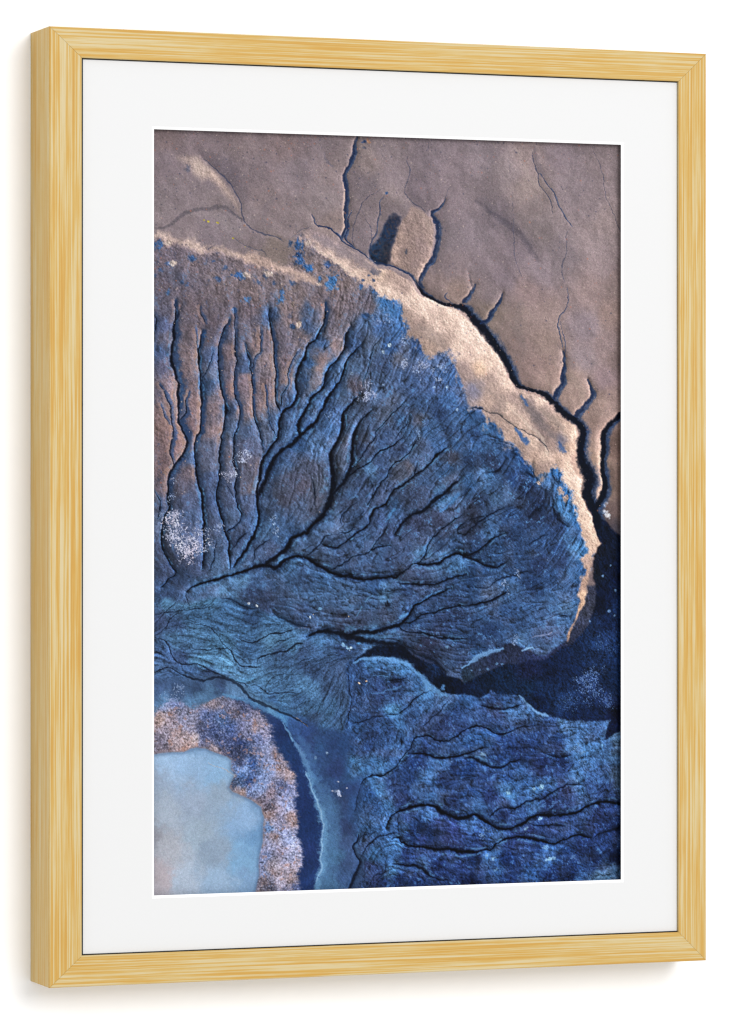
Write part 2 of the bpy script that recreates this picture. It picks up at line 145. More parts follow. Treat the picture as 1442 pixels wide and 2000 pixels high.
 'southeast': '432,1067,36588c 460,1052,467ab0 495,1053,44719f 519,1062,4478ac 437,1089,33507f 484,1074,3f689a 507,1095,2c426e 472,1096,30497a 432,1116,33507f 472,1123,2f4572 507,1121,33507f 554,1095,3f6ea4 578,1109,4f88c0 531,1132,3f6498 505,1143,5a9ad0 448,1142,34568a 460,1155,2f4a7a 543,1157,35588c 578,1135,4470a6 590,1157,3c5a90 614,1129,4a76ac 650,1127,34609a 638,1147,2c4a80 614,1169,2c3f70 602,1186,34487a 578,1184,3a5488 645,1180,34508a 425,1177,345a8f 448,1195,2f4a7c 484,1173,345a90 519,1174,4070a6 495,1196,33548a 425,1210,34568a 554,1212,3a6098 602,1219,33528a 667,1130,355f99 725,1122,2c4c82 749,1131,33588f 677,1159,3f6098 725,1155,3a4f80 761,1156,4a78b0 787,1154,4d7cb4 809,1161,4672ac 785,1176,3a5588 701,1175,36548c 845,1184,3a5c98 821,1194,2c4a84 667,1209,3a6aa8 701,1203,34609c 749,1215,2a4c88 797,1216,2a4680 893,1175,4a74ac 881,1184,5a8cc4 942,1185,4470ac 906,1202,4f80bc 954,1199,44689f 857,1213,2c508c 893,1222,5488c4 991,1219,5078a0 966,1223,4a78b4 418,1253,3f73a4 460,1250,3d6ea4 472,1257,4a80b8 484,1226,3c6098 451,1212,30508a 507,1213,40699f 566,1219,2f4a86 614,1219,35588f 645,1216,34588f 554,1251,1f3a74 602,1255,3f70ae 573,1276,4478b4 638,1268,1f3a70 614,1290,28427a 531,1280,2a4a86 460,1291,4478b0 472,1309,4d84bc 451,1309,2c5590 507,1299,2c4a84 519,1323,2a4078 559,1311,42689f 590,1321,3f6ca8 626,1326,2a3f74 614,1317,44649c 488,1336,4478b0 460,1340,33588f 448,1370,3a6498 484,1354,3f6ca4 531,1366,33569a 526,1381,3f689f 578,1351,4a7cbc 566,1377,14284f 590,1393,1b3262 543,1394,223f7a 602,1378,3a4f8c 638,1390,36488a 626,1414,344686 566,1410,33488a 507,1416,4a80bc 503,1433,3f70ac 531,1438,2a4480 554,1434,33508f 602,1440,33528f 566,1452,4470ac 638,1445,3a5a9a 602,1462,1c3064 645,1468,283f7a 498,1473,4f88c0 543,1476,3a5a98 519,1489,20386e 554,1492,20386e 602,1475,2c488a 460,1434,3a6a9c 441,1418,44608f 451,1458,34487c 470,1485,2f3f70 437,1473,3c5888 425,1486,3f5c90 484,1488,28407a 667,1216,2a4c8a 701,1212,34609f 749,1215,2a4480 797,1218,26427e 857,1219,2a4078 893,1220,4c80bc 918,1234,5088c4 954,1225,4f84c0 991,1221,4f7494 998,1298,3a5670 696,1241,4f7cb8 725,1239,24427c 667,1260,1f3f7a 773,1235,20366c 749,1277,30589a 785,1289,3a68a8 701,1287,2c4a86 821,1268,22366c 857,1273,34508c 869,1259,20386e 930,1263,4678b4 906,1291,4f84c0 954,1281,3f68a4 749,1317,5492d0 768,1304,3f70b0 809,1312,4c82c0 840,1304,4470ac 667,1309,2c5090 713,1325,2a3f78 684,1340,4070b0 737,1339,4a6aa8 881,1318,3a4a82 906,1314,4c7cb8 930,1305,3a5c98 966,1319,33508a 913,1338,46689f 881,1340,36508c 845,1339,1f3268 809,1350,4070ac 773,1360,355896 744,1359,1d3268 667,1375,4470b0 701,1398,3a64a8 725,1403,42689f 689,1416,2f4c8c 761,1371,3a5a98 821,1370,2c4884 869,1378,34508f 797,1396,34488a 845,1397,34508f 881,1396,3a5a98 918,1368,3a5a94 954,1364,26386c 979,1360,2a4480 942,1386,2c4480 979,1382,22386e 761,1417,2f4684 809,1423,22407e 840,1431,3f70b4 797,1441,284a8c 677,1446,1b356c 713,1443,3f74b4 749,1448,1d3a78 835,1453,4478bc 773,1467,22407e 869,1447,22427f 918,1430,22386e 966,1422,26427e 988,1454,0c1c44 942,1464,1c3264 893,1474,1f3f80 677,1477,34508f 725,1476,36609c 797,1481,3564a8 845,1484,203a74 913,1490,3f6cac 954,1487,6a9ac8 971,1494,5a8cb8 988,1488,3a6088 749,1495,26407c 667,1493,142450 893,1494,1a2f60',
 'river': '321,1186,34508a 298,1175,3a5c96 263,1155,4a7cb0 325,1210,33487a 321,1230,344a7c 334,1197,344a78 366,1198,2f4a78 390,1209,2c4a7a 343,1210,34588a 378,1211,2c4474 437,1216,2a4678 350,1252,34507f 378,1264,2f4272 366,1290,34507f 408,1275,35588a 397,1330,33466f 373,1338,41638f 408,1308,2f4676 401,1374,33446f 378,1369,3c5a84 371,1395,466a94 401,1406,3f5580 378,1434,456b93 401,1444,3c527c 390,1472,3f5a88 373,1487,4a7098 420,1356,33507f 418,1334,34558a',
 'shore': '13,1095,44689f 44,1099,3a5a8c 90,1096,33517f 136,1092,34507f 97,1111,5a94c8 159,1110,5a8fc2 193,1121,5a90c4 22,1121,5a94cc 72,1124,5c98cc 118,1105,4f84b4 217,1132,6098c4 13,1136,6a9ac8',
 'navy': '228,1174,2a3f70 263,1185,1f3464 217,1147,2f456f 274,1218,223d70 305,1284,223a70 314,1328,22386e 321,1372,1d3466 321,1415,24386e 321,1459,1f3464 331,1350,1c3468 334,1394,203a70 331,1438,22386c 329,1470,26407a',
 'reeds': '22,1138,8a93b8 44,1128,6a78a4 13,1160,b08f80 33,1156,a08a90 67,1150,807f98 22,1181,9c8c98 67,1171,948fa8 13,1203,5c5870 56,1186,a88a84 79,1200,a8928c 118,1124,8a7a80 113,1150,4a5a88 159,1125,6a6a84 141,1162,4f6ea4 170,1140,6a6478 182,1130,3a4468 193,1156,6a6c8c 159,1179,3c5288 212,1169,8a7c88 187,1184,6a6a88 124,1183,3c4c7c 217,1200,6a76a4 237,1189,8a86a4 182,1206,26386c 136,1205,3c4c7a 102,1183,444c70 13,1205,8c7c80 56,1201,a08c8c 67,1212,a87f70 102,1204,6c6c88 127,1215,96807c 159,1207,3a4670 173,1227,343c5c 193,1217,38486f 205,1249,2c4c8a 187,1258,6f8cc0 177,1279,40649c 196,1280,22386a 177,1299,a8887c 159,1292,3a4864 200,1299,6a7cac 228,1261,7488b4 217,1293,7a92c4 237,1217,848cb0 251,1224,7a6c78 240,1250,8a94bc 263,1259,9a8890 279,1268,9c8484 263,1294,525a80 242,1305,8a7680 274,1305,8088b4 233,1326,7a6a74 242,1324,4c4a5c 260,1335,a08c98 274,1331,8a98c8 240,1352,94746c 263,1353,9a94b0 286,1356,a08078 235,1378,5a7aa8 263,1381,8c94bc 251,1392,8a7474 279,1397,94a0cc 270,1414,a8a0b8 240,1413,8a8cac 263,1423,8a8098 286,1432,9a9cbc 233,1435,6c7aa4 256,1447,a0949c 286,1458,a898a4 251,1457,8a706c 228,1468,7c8cb8 228,1481,6a5c60 263,1479,a89cac 286,1480,9a8280 240,1494,5c5c70 293,1496,6c7ab0',
 'pond': '22,1246,8fb0d3 79,1236,88abd0 90,1217,6f93ba 136,1259,7ba3c9 79,1323,8b9db5 136,1313,8197ae 193,1358,7fa3cb 22,1343,95a4b5 22,1408,9fa5b0 13,1462,a79fa6 90,1388,8b9fb2 127,1422,7f94ab 193,1434,6f9cc4 217,1391,5d88b4 217,1348,6d92ba 136,1476,88a5c3 56,1463,9fb0c4 205,1478,7095bd 3,1278,8a9db5 3,1386,8a8d98',
}
CHANNELS = [
 ('t', 3.2, 0.45, '99,47 127,71 147,87 164,109 175,126 182,141 184,163 193,178 217,197 235,203 254,205 267,213'),
 ('t', 9.1, 0.22, '-3,192 19,192 38,183 67,163 97,153 127,148 145,148 164,159 182,171'),
 ('t', 1.8, 0.4, '145,148 164,159 182,171'),
 ('t', 2.3, 0.25, '270,213 288,202 305,191 331,183'),
 ('t', 2.3, 0.3, '159,200 177,217 191,227 228,236 235,244'),
 ('t', 2.3, 0.5, '131,222 118,228 108,234'),
 ('t', 5.9, 0.9, '423,2 419,19 416,37 406,57 397,77 398,94 400,110 399,134 398,151 399,169 400,182 394,197 391,204'),
 ('t', 5.5, 0.85, '411,147,1.8 406,160 405,177 403,193 400,204,3.6 413,219,2.3 420,224,1.4'),
 ('t', 3.2, 0.75, '329,159 336,177 355,182 371,189 387,199 397,213 413,223 430,232 451,245'),
 ('t', 1.8, 0.5, '348,161 337,177'),
 ('t', 1.8, 0.5, '375,183 372,190'),
 ('t', 2.1, 0.45, '481,103 460,115 439,128 430,142 423,162 417,177 416,195 417,217 423,228'),
 ('t', 2.5, 0.55, '479,121 470,134 471,152 468,170 467,187 458,203 453,216 451,240'),
 ('t', 1.6, 0.4, '434,146 446,168 455,179 457,194 454,212'),
 ('t', 5.0, 0.7, '451,240 462,250 484,254 507,261 531,270 545,280 552,291'),
 ('t', 7.7, 0.85, '614,123,2.3 602,138,3.6 585,149,4.6 590,163,6.4 598,180,7.7 596,200,7.7 594,218 588,240 573,256 565,273 560,289 566,298,4.6'),
 ('t', 3.6, 0.25, '626,93 614,123'),
 ('t', 2.3, 0.35, '532,34 532,47 540,64 531,91 528,111 538,124 552,135 573,147'),
 ('t', 6.8, 0.2, '357,34 362,49 376,62'),
 ('t', 2.7, 0.3, '575,6 576,24'),
 ('t', 2.7, 0.5, '804,13 806,31 816,55 818,80 830,97 843,117 851,146'),
 ('t', 2.7, 0.55, '818,60 845,92 857,114 864,132 876,150 891,169'),
 ('t', 2.1, 0.35, '891,169 879,185 880,212 874,234 868,252 870,270 873,284'),
 ('t', 1.8, 0.45, '937,3 947,30 959,67 966,101 976,121 986,147 996,174 1006,185'),
 ('t', 1.8, 0.3, '762,99 762,152 761,197 765,234 775,261 785,281'),
 ('t', 1.4, 0.2, '752,15 758,63'),
 ('t', 16.0, 0.16, '682,121 710,144 753,170 787,201 816,236'),
 ('t', 9.1, 0.35, '665,267 670,296'),
 ('t', 13.7, 1, '550,288,4.6 564,305,6.8 583,321,6.8 609,331,6.8 642,337,9.1 650,337,11.4 670,355,15.0 686,374,17.3 703,394,19.1 722,418,21.0 737,436,20.5 753,460,17.3 763,480,13.7 777,495,8.2 802,502,6.8 826,510,11.4 845,524,14.6 860,541,15.0 881,557,14.6 901,566,17.3 913,583,19.6 914,594,20.5 910,620,21.9 913,643,22.8 925,665,27.3 930,683,29.6 925,710,25.1 935,732,20.5 945,750,18.2 949,777,18.2'),
 ('t', 6.8, 0.9, '674,293,3.2 667,310,5.9 655,326,9.1'),
 ('t', 5.9, 0.95, '739,307,1.8 729,327,5.0 713,345,5.9 708,359,6.8 691,372,6.8'),
 ('t', 2.3, 0.55, '879,294 883,323 872,345 862,365 861,383 867,401 870,416'),
 ('t', 1.8, 0.55, '867,365 868,381 876,403 878,419 873,434'),
 ('t', 1.4, 0.4, '857,408 864,421'),
 ('t', 7.7, 0.95, '870,425,3.2 873,448,5.0 869,466,6.8 870,481,7.7 862,497,7.7 852,515,8.2 849,526,10.0'),
 ('t', 7.7, 0.9, '923,476,2.7 930,498,5.5 934,514,7.7 920,532,8.2 906,548,9.1 898,561,9.1'),
 ('t', 11.4, 1, '1006,547,10.0 986,563,11.4 969,581,11.4 962,604,11.4 966,593,10.5 963,616,11.4 959,645,10.3 962,669,12.3 964,692,13.2 959,714,15.0 947,737,16.0'),
 ('t', 3.2, 0.6, '619,307 614,316 630,331'),
 ('f', 5.9, 0.95, '44,333,1.4 47,359,2.7 41,383,5.0 40,405,5.9 36,431 35,457 43,481 50,500 48,524 51,550 52,576 60,595 70,611 65,627 54,644 40,663 31,683 29,702 29,728 30,741,4.6 19,763,4.1 16,782 13,806 15,823 26,843 38,856 46,867,2.7 29,880,2.3 13,895,1.8'),
 ('f', 5.5, 0.4, '60,340 51,361 44,379'),
 ('f', 5.9, 1, '99,393,3.6 96,413 91,435 92,461 96,487 97,513 98,539 96,567 97,588 90,607 84,626 86,652 92,689 97,720 98,746 103,778,4.6 104,804 102,832 99,858,2.3'),
 ('f', 4.6, 0.7, '122,425,1.8 119,452 108,476 97,487'),
 ('f', 3.6, 0.7, '86,387,1.4 88,417 91,439'),
 ('f', 5.5, 0.95, '154,369,2.3 145,384 138,412,3.2 134,423 134,447 136,480 141,512 147,542 147,564 142,590 137,631 137,670 130,700 127,720 134,741 142,765 145,787 152,804,4.1 155,837,3.2 157,859,2.3'),
 ('f', 5.0, 0.9, '168,388,2.3 169,416 167,436,2.7 173,451 169,481 165,503 168,523 176,544 177,568 168,590 166,598 165,626 162,648 168,667,3.2 170,689 169,715 172,733 180,750 180,765 168,780 154,791,2.3'),
 ('f', 5.5, 0.95, '189,416,1.4 196,440,2.3 200,453 202,490 205,529 206,555 215,581 219,604 225,621'),
 ('f', 3.6, 0.7, '221,385,1.8 222,416 222,433 210,444 205,464'),
 ('f', 5.9, 0.95, '240,350,1.8 242,385,3.2 249,415 248,446 249,478 251,511 255,533 262,550'),
 ('f', 3.2, 0.8, '228,498,1.4 235,529 237,555 242,581 251,598'),
 ('f', 4.1, 0.85, '302,428,1.8 286,454 278,478 277,498 267,518 263,542'),
 ('f', 7.3, 1, '355,335,1.8 357,366,2.7 345,388 334,408 319,423,5.0 312,449 298,471 295,493 298,515 291,533 272,548 263,563 258,585 254,602 242,619 230,637 223,659 219,680 214,706 213,733 217,754 214,778 205,800 189,824,5.5 173,843,5.0 164,856,4.6'),
 ('f', 3.2, 0.6, '-6,358 6,371 3,390 -1,414'),
 ('f', 3.2, 0.7, '8,496 22,518 33,541 36,563 38,587 39,603 34,627 42,659'),
 ('f', 2.3, 0.6, '13,535 24,561 33,578'),
 ('f', 3.6, 0.8, '71,513 66,534 65,556 56,569'),
 ('f', 3.2, 0.6, '161,347 166,360 165,386'),
 ('f', 3.2, 0.6, '97,343 102,365 108,378'),
 ('f', 2.7, 0.7, '-1,702 9,724 11,746 6,763'),
 ('f', 5.5, 0.95, '408,380,1.8 398,402,3.2 397,422 387,440 366,460 357,480 356,497 343,513 327,524 319,539,5.9 305,563 300,583 303,598 288,617,8.2 267,626,9.1 249,645,9.1 237,669,9.1 228,689,9.1 217,711,8.2'),
 ('f', 6.4, 1, '432,413,2.3 418,431 406,444 397,466 392,484 376,506 362,528 350,552 334,572 320,583 305,598 293,610,8.2'),
 ('b', 4.1, 0.8, '472,404,1.4 460,421 451,441 450,463 444,481 439,498'),
 ('b', 6.8, 1, '430,516,3.2 413,534,5.0 397,554,5.5 396,567 392,589 378,616 369,634,8.2 370,656,9.1 373,680,10.5 373,702,12.8 366,728,13.7 355,754,10.5 334,772,8.2 320,785,7.7 316,792,7.7 288,800 277,820 260,837 242,850 235,857'),
 ('b', 5.9, 0.95, '460,542,1.8 446,556 430,573 423,593 418,603 413,636 411,662 399,686 380,711,9.1 369,737,9.1'),
 ('b', 5.5, 0.95, '528,524,1.8 512,540 495,555 479,573 465,588 462,598 451,616 434,638 423,653 413,664'),
 ('b', 4.1, 0.8, '538,553,1.4 528,573 517,586 505,601'),
 ('b', 5.9, 0.95, '521,600,2.7 498,616 474,629 458,647 441,658 425,667 408,680'),
 ('b', 5.5, 0.9, '554,600,2.3 543,618 536,631 519,644 500,660 491,677 472,697 458,719 448,737'),
 ('b', 6.4, 1, '621,620,2.3 597,635,3.6 581,653 562,668 545,679 526,691 505,706 493,724 481,737 460,748 453,763 444,781 420,796 401,811 385,821 364,820 350,813'),
 ('b', 3.6, 0.7, '554,649 550,662 545,677'),
 ('b', 4.6, 0.9, '371,792,2.3 359,798 348,813 331,827 320,835'),
 ('b', 2.7, 0.8, '378,792 401,792 420,783'),
 ('b', 7.7, 0.85, '650,681,2.7 626,699,9.1 602,715,10.0 583,730,6.8 569,743 543,752 528,761,4.6 514,779,4.1 505,794,2.7'),
 ('b', 5.0, 0.9, '493,768,1.8 488,785 472,801 460,820 451,831 425,840 401,851 380,860 369,864'),
 ('b', 4.1, 0.7, '498,816 470,820 453,829'),
 ('b', 6.4, 0.95, '654,754,2.3 635,765 611,779 590,799 578,814 571,834 562,849 536,860 519,873 500,882'),
 ('b', 6.4, 0.95, '660,841,5.9 638,834 616,843 602,852 578,856 554,854'),
 ('b', 6.8, 1, '507,878,5.5 488,883 470,882 444,884 408,879 376,870 343,859 320,844,5.9 298,837,5.5 274,844 258,861,8.2 240,859,8.2 219,857,8.2 193,863,7.7 173,870,6.8 150,874,5.9 127,882,5.0 108,887,4.1 81,893,3.2 67,904,2.3'),
 ('b', 3.2, 0.7, '660,796 642,794 642,783 657,772'),
 ('b', 4.1, 0.75, '507,889 531,891 559,893 585,893 611,887 638,880 660,876'),
 ('b', 3.6, 0.6, '427,732 406,746 392,763 394,776'),
 ('b', 3.2, 0.6, '425,763 439,750'),
 ('b', 3.2, 0.5, '324,678 334,706 336,737'),
 ('b', 2.7, 0.5, '455,677 458,702'),
 ('b', 3.6, 0.5, '205,857 208,837 212,824 228,813 239,807'),
 ('b', 3.6, 0.6, '157,824 173,807 193,793'),
 ('b', 3.2, 0.6, '127,806 124,832 120,848 115,863'),
 ('b', 2.7, 0.55, '143,685 157,709 166,720'),
 ('b', 4.6, 0.6, '749,737 725,750 701,763 667,790 653,799'),
 ('b', 5.0, 0.8, '744,794 715,805 689,825 667,836 653,841 677,845 701,856 725,859 744,852'),
 ('b', 3.2, 0.5, '653,772 677,765 701,759'),
 ('b', 3.2, 0.5, '653,900 701,901 715,890 753,879 787,870 806,868'),
 ('b', 7.7, 0.4, '828,719 821,737 797,759'),
 ('b', 5.5, 0.5, '845,719 852,754 876,779'),
 ('b', 2.7, 0.6, '787,819 811,806 835,795'),
 ('b', 5.5, 0.4, '672,692 653,719'),
 ('b', 5.5, 0.6, '744,643 729,666 705,672'),
 ('b', 6.8, 0.5, '802,652 809,679 787,668'),
 ('b', 2.3, 0.7, '665,544 691,540 710,548 727,551 746,564 763,575 782,584 802,593 816,602'),
 ('b', 2.3, 0.6, '802,594 816,603 830,612 838,627'),
 ('b', 5.5, 0.85, '653,937 677,935 701,929 725,922 749,909'),
 ('b', 2.3, 0.6, '850,956 869,960 884,962'),
 ('b', 2.3, 0.7, '889,954 886,968'),
 ('b', 5.5, 0.9, '320,996,5.5 348,987,7.7 371,990,10.5 397,995,12.3 413,999,14.1 441,1003,12.8 470,1009,11.4 493,1013,9.1 507,1015,10.0 526,1027,13.7'),
 ('b', 5.5, 0.95, '626,902,2.7 602,912,3.6 573,923,4.1 545,936,4.6 531,956,5.0 519,971,5.5 503,978,6.4 479,984,6.8 455,990,7.3 430,988,8.2 408,996,9.1'),
 ('b', 4.6, 0.85, '660,937,3.2 635,939 611,946 583,952 559,956 543,967 519,971'),
 ('b', 4.1, 0.8, '660,1006,2.7 633,1003 607,1001 583,998 566,992 545,991 526,987 514,978'),
 ('b', 7.7, 0.6, '526,1022 554,1036 583,1045 602,1060 614,1072'),
 ('r', 2.3, 0.6, '408,1047 407,1074 408,1100 413,1126 407,1148 399,1176'),
 ('b', 4.6, 0.5, '479,1088 503,1086 531,1084'),
 ('b', 3.2, 0.6, '581,1109 564,1113 545,1126 538,1137 517,1150 488,1156'),
 ('b', 3.2, 0.5, '488,1158 451,1162 413,1170'),
 ('b', 3.2, 0.5, '626,1127 609,1138 602,1151 578,1168 566,1175'),
 ('b', 5.0, 0.85, '773,1187,2.7 756,1193 732,1199 717,1195 701,1185 677,1183 653,1192 642,1200 619,1209 595,1208 581,1199 562,1197 545,1201 538,1221 531,1229 519,1244 507,1259 488,1270 474,1275 455,1274 441,1280 432,1291'),
 ('b', 3.2, 0.6, '514,1187 519,1198 517,1216'),
 ('b', 4.1, 0.7, '787,1136 773,1140 749,1145 720,1144 689,1139'),
 ('b', 5.0, 0.5, '821,1183 787,1185 765,1191'),
 ('r', 2.3, 0.55, '51,900 47,918 33,937 19,950 -3,971'),
 ('r', 2.3, 0.55, '67,914 56,942 33,961 22,978 -1,993'),
 ('r', 2.7, 0.6, '127,916 108,936 86,940 56,944 -1,952'),
 ('r', 2.3, 0.5, '65,896 66,914 72,933'),
 ('r', 2.3, 0.5, '60,963 86,970 108,975 127,988 145,1010 164,1027'),
 ('r', 3.6, 0.7, '168,995 187,1006 210,1008 228,1000 244,991 265,989 288,983'),
 ('r', 3.2, 0.65, '74,1024 108,1020 145,1018 159,1023 166,1040 182,1053 205,1058 223,1058'),
 ('r', 3.6, 0.6, '-3,995 19,1002 26,1006 33,1021 40,1039 58,1048 86,1050 108,1057 127,1066 145,1075 173,1086 196,1093'),
 ('r', 6.4, 0.7, '-3,1064,1.8 15,1058,2.3 33,1056,2.3 51,1067,2.3 74,1076,3.6 97,1081,5.9 127,1077,5.5 154,1081,6.4 182,1097,6.8 198,1115,5.9 217,1126,5.5 240,1137,5.5 267,1148,5.0 293,1157,4.1 321,1175,1.8'),
 ('r', 3.2, 0.5, '189,1093 212,1093 226,1104 242,1111 270,1107 298,1109'),
 ('r', 4.6, 0.7, '214,1054 217,1043 233,1037 256,1030 284,1024 298,1013 312,1011'),
 ('r', 2.3, 0.5, '219,1030 242,1019 263,1006 288,1002'),
 ('r', 1.8, 0.4, '228,1102 242,1082 263,1072 298,1070 321,1064'),
 ('r', 1.8, 0.45, '237,1100 263,1081 272,1070'),
 ('r', 1.8, 0.4, '270,1098 284,1076'),
 ('r', 2.7, 0.5, '295,1059 309,1044 331,1038'),
 ('r', 1.8, 0.4, '286,1144 305,1131 331,1125'),
 ('b', 4.6, 0.5, '134,918 164,925 182,936 205,941'),
 ('b', 4.6, 0.55, '244,945 258,958 286,967 316,978 331,981'),
 ('r', 2.1, 0.4, '320,1055 343,1042 371,1034 397,1032'),
 ('r', 2.1, 0.4, '320,1075 345,1060 376,1042 401,1038'),
 ('r', 1.8, 0.4, '327,1143 355,1121 366,1095 380,1069'),
 ('r', 1.8, 0.4, '348,1152 366,1134 376,1113 397,1089'),
 ('r', 1.8, 0.4, '355,1176 373,1161 387,1135 390,1113'),
 ('r', 1.8, 0.4, '387,1181 390,1154 406,1139'),
 ('b', 5.5, 0.85, '406,1505,5.9 416,1477,5.9 425,1460,5.0 430,1444,4.6 420,1431,3.2 418,1418,3.2 427,1405,3.6 430,1394,2.3'),
 ('b', 3.2, 0.6, '430,1440 437,1429 455,1410 470,1397 488,1393 507,1389'),
 ('b', 2.3, 0.5, '427,1405 441,1394 465,1386'),
 ('b', 2.7, 0.5, '420,1387 427,1403'),
 ('b', 6.4, 0.95, '484,1382,2.3 488,1367,2.7 507,1350,3.6 526,1343,4.6 545,1339,5.5 564,1335,6.8 583,1337,7.7 597,1343,8.2 611,1354,9.1 635,1364,8.7 660,1363,5.9 672,1358,5.0 689,1367,6.8 708,1378,6.8 727,1387,6.8 753,1388,6.8 777,1380,6.4 797,1369,5.5 818,1361,5.0 845,1364,7.3 874,1363,6.8 903,1357,5.5 920,1350,5.5 942,1346,4.6 966,1341,5.9 1006,1347,7.3'),
 ('b', 3.2, 0.45, '512,1350 510,1372 512,1389'),
 ('b', 5.5, 0.95, '493,1404,1.8 507,1398,3.2 519,1409,4.1 538,1419 554,1421 578,1424 602,1428,5.9 626,1429,6.4 647,1432,6.8 653,1433,6.4 677,1432,4.6 701,1430,3.6 715,1430,3.2 725,1419,3.2 741,1410,3.6 758,1406,4.1 775,1404,5.0 802,1410,5.9 826,1416,5.9 845,1421,5.5 869,1416,3.6 898,1405,5.0 918,1410,5.0 932,1415,3.2'),
 ('b', 4.6, 0.75, '498,1456,1.8 521,1456 554,1460,5.9 566,1466 578,1479 595,1488 616,1491,2.3'),
 ('b', 4.6, 0.85, '531,1233,2.7 540,1234 564,1235,5.0 583,1237,5.0 600,1242,5.5 630,1244,5.0 660,1238,2.7 672,1237,3.2 686,1230,2.3 701,1225,1.8'),
 ('b', 4.6, 0.75, '653,1247,2.7 677,1247 691,1254,5.5 710,1263,5.5 734,1266 753,1255 777,1247,2.3'),
 ('b', 2.3, 0.3, '474,1199 472,1226'),
 ('b', 3.2, 0.4, '434,1291 427,1322 423,1348'),
 ('b', 2.3, 0.4, '458,1494 460,1478 484,1470 484,1450'),
 ('b', 4.1, 0.65, '794,1376 809,1383 835,1384 860,1384 876,1385'),
 ('b', 3.6, 0.65, '915,1296 903,1303 884,1304 864,1308 845,1317 826,1330 806,1334 782,1340 765,1349 744,1348 727,1350 710,1363'),
 ('b', 3.6, 0.65, '830,1237 860,1246 879,1247 891,1243'),
 ('b', 2.3, 0.5, '908,1248 925,1246'),
 ('b', 4.6, 0.6, '1006,1394,11.4 986,1398,6.8 957,1407,3.6 937,1415,1.8'),
 ('b', 3.2, 0.45, '942,1319 966,1304'),
 ('b', 2.7, 0.4, '720,1425 749,1427 777,1429'),
 ('b', 2.7, 0.45, '821,1230 787,1225 744,1226'),
]
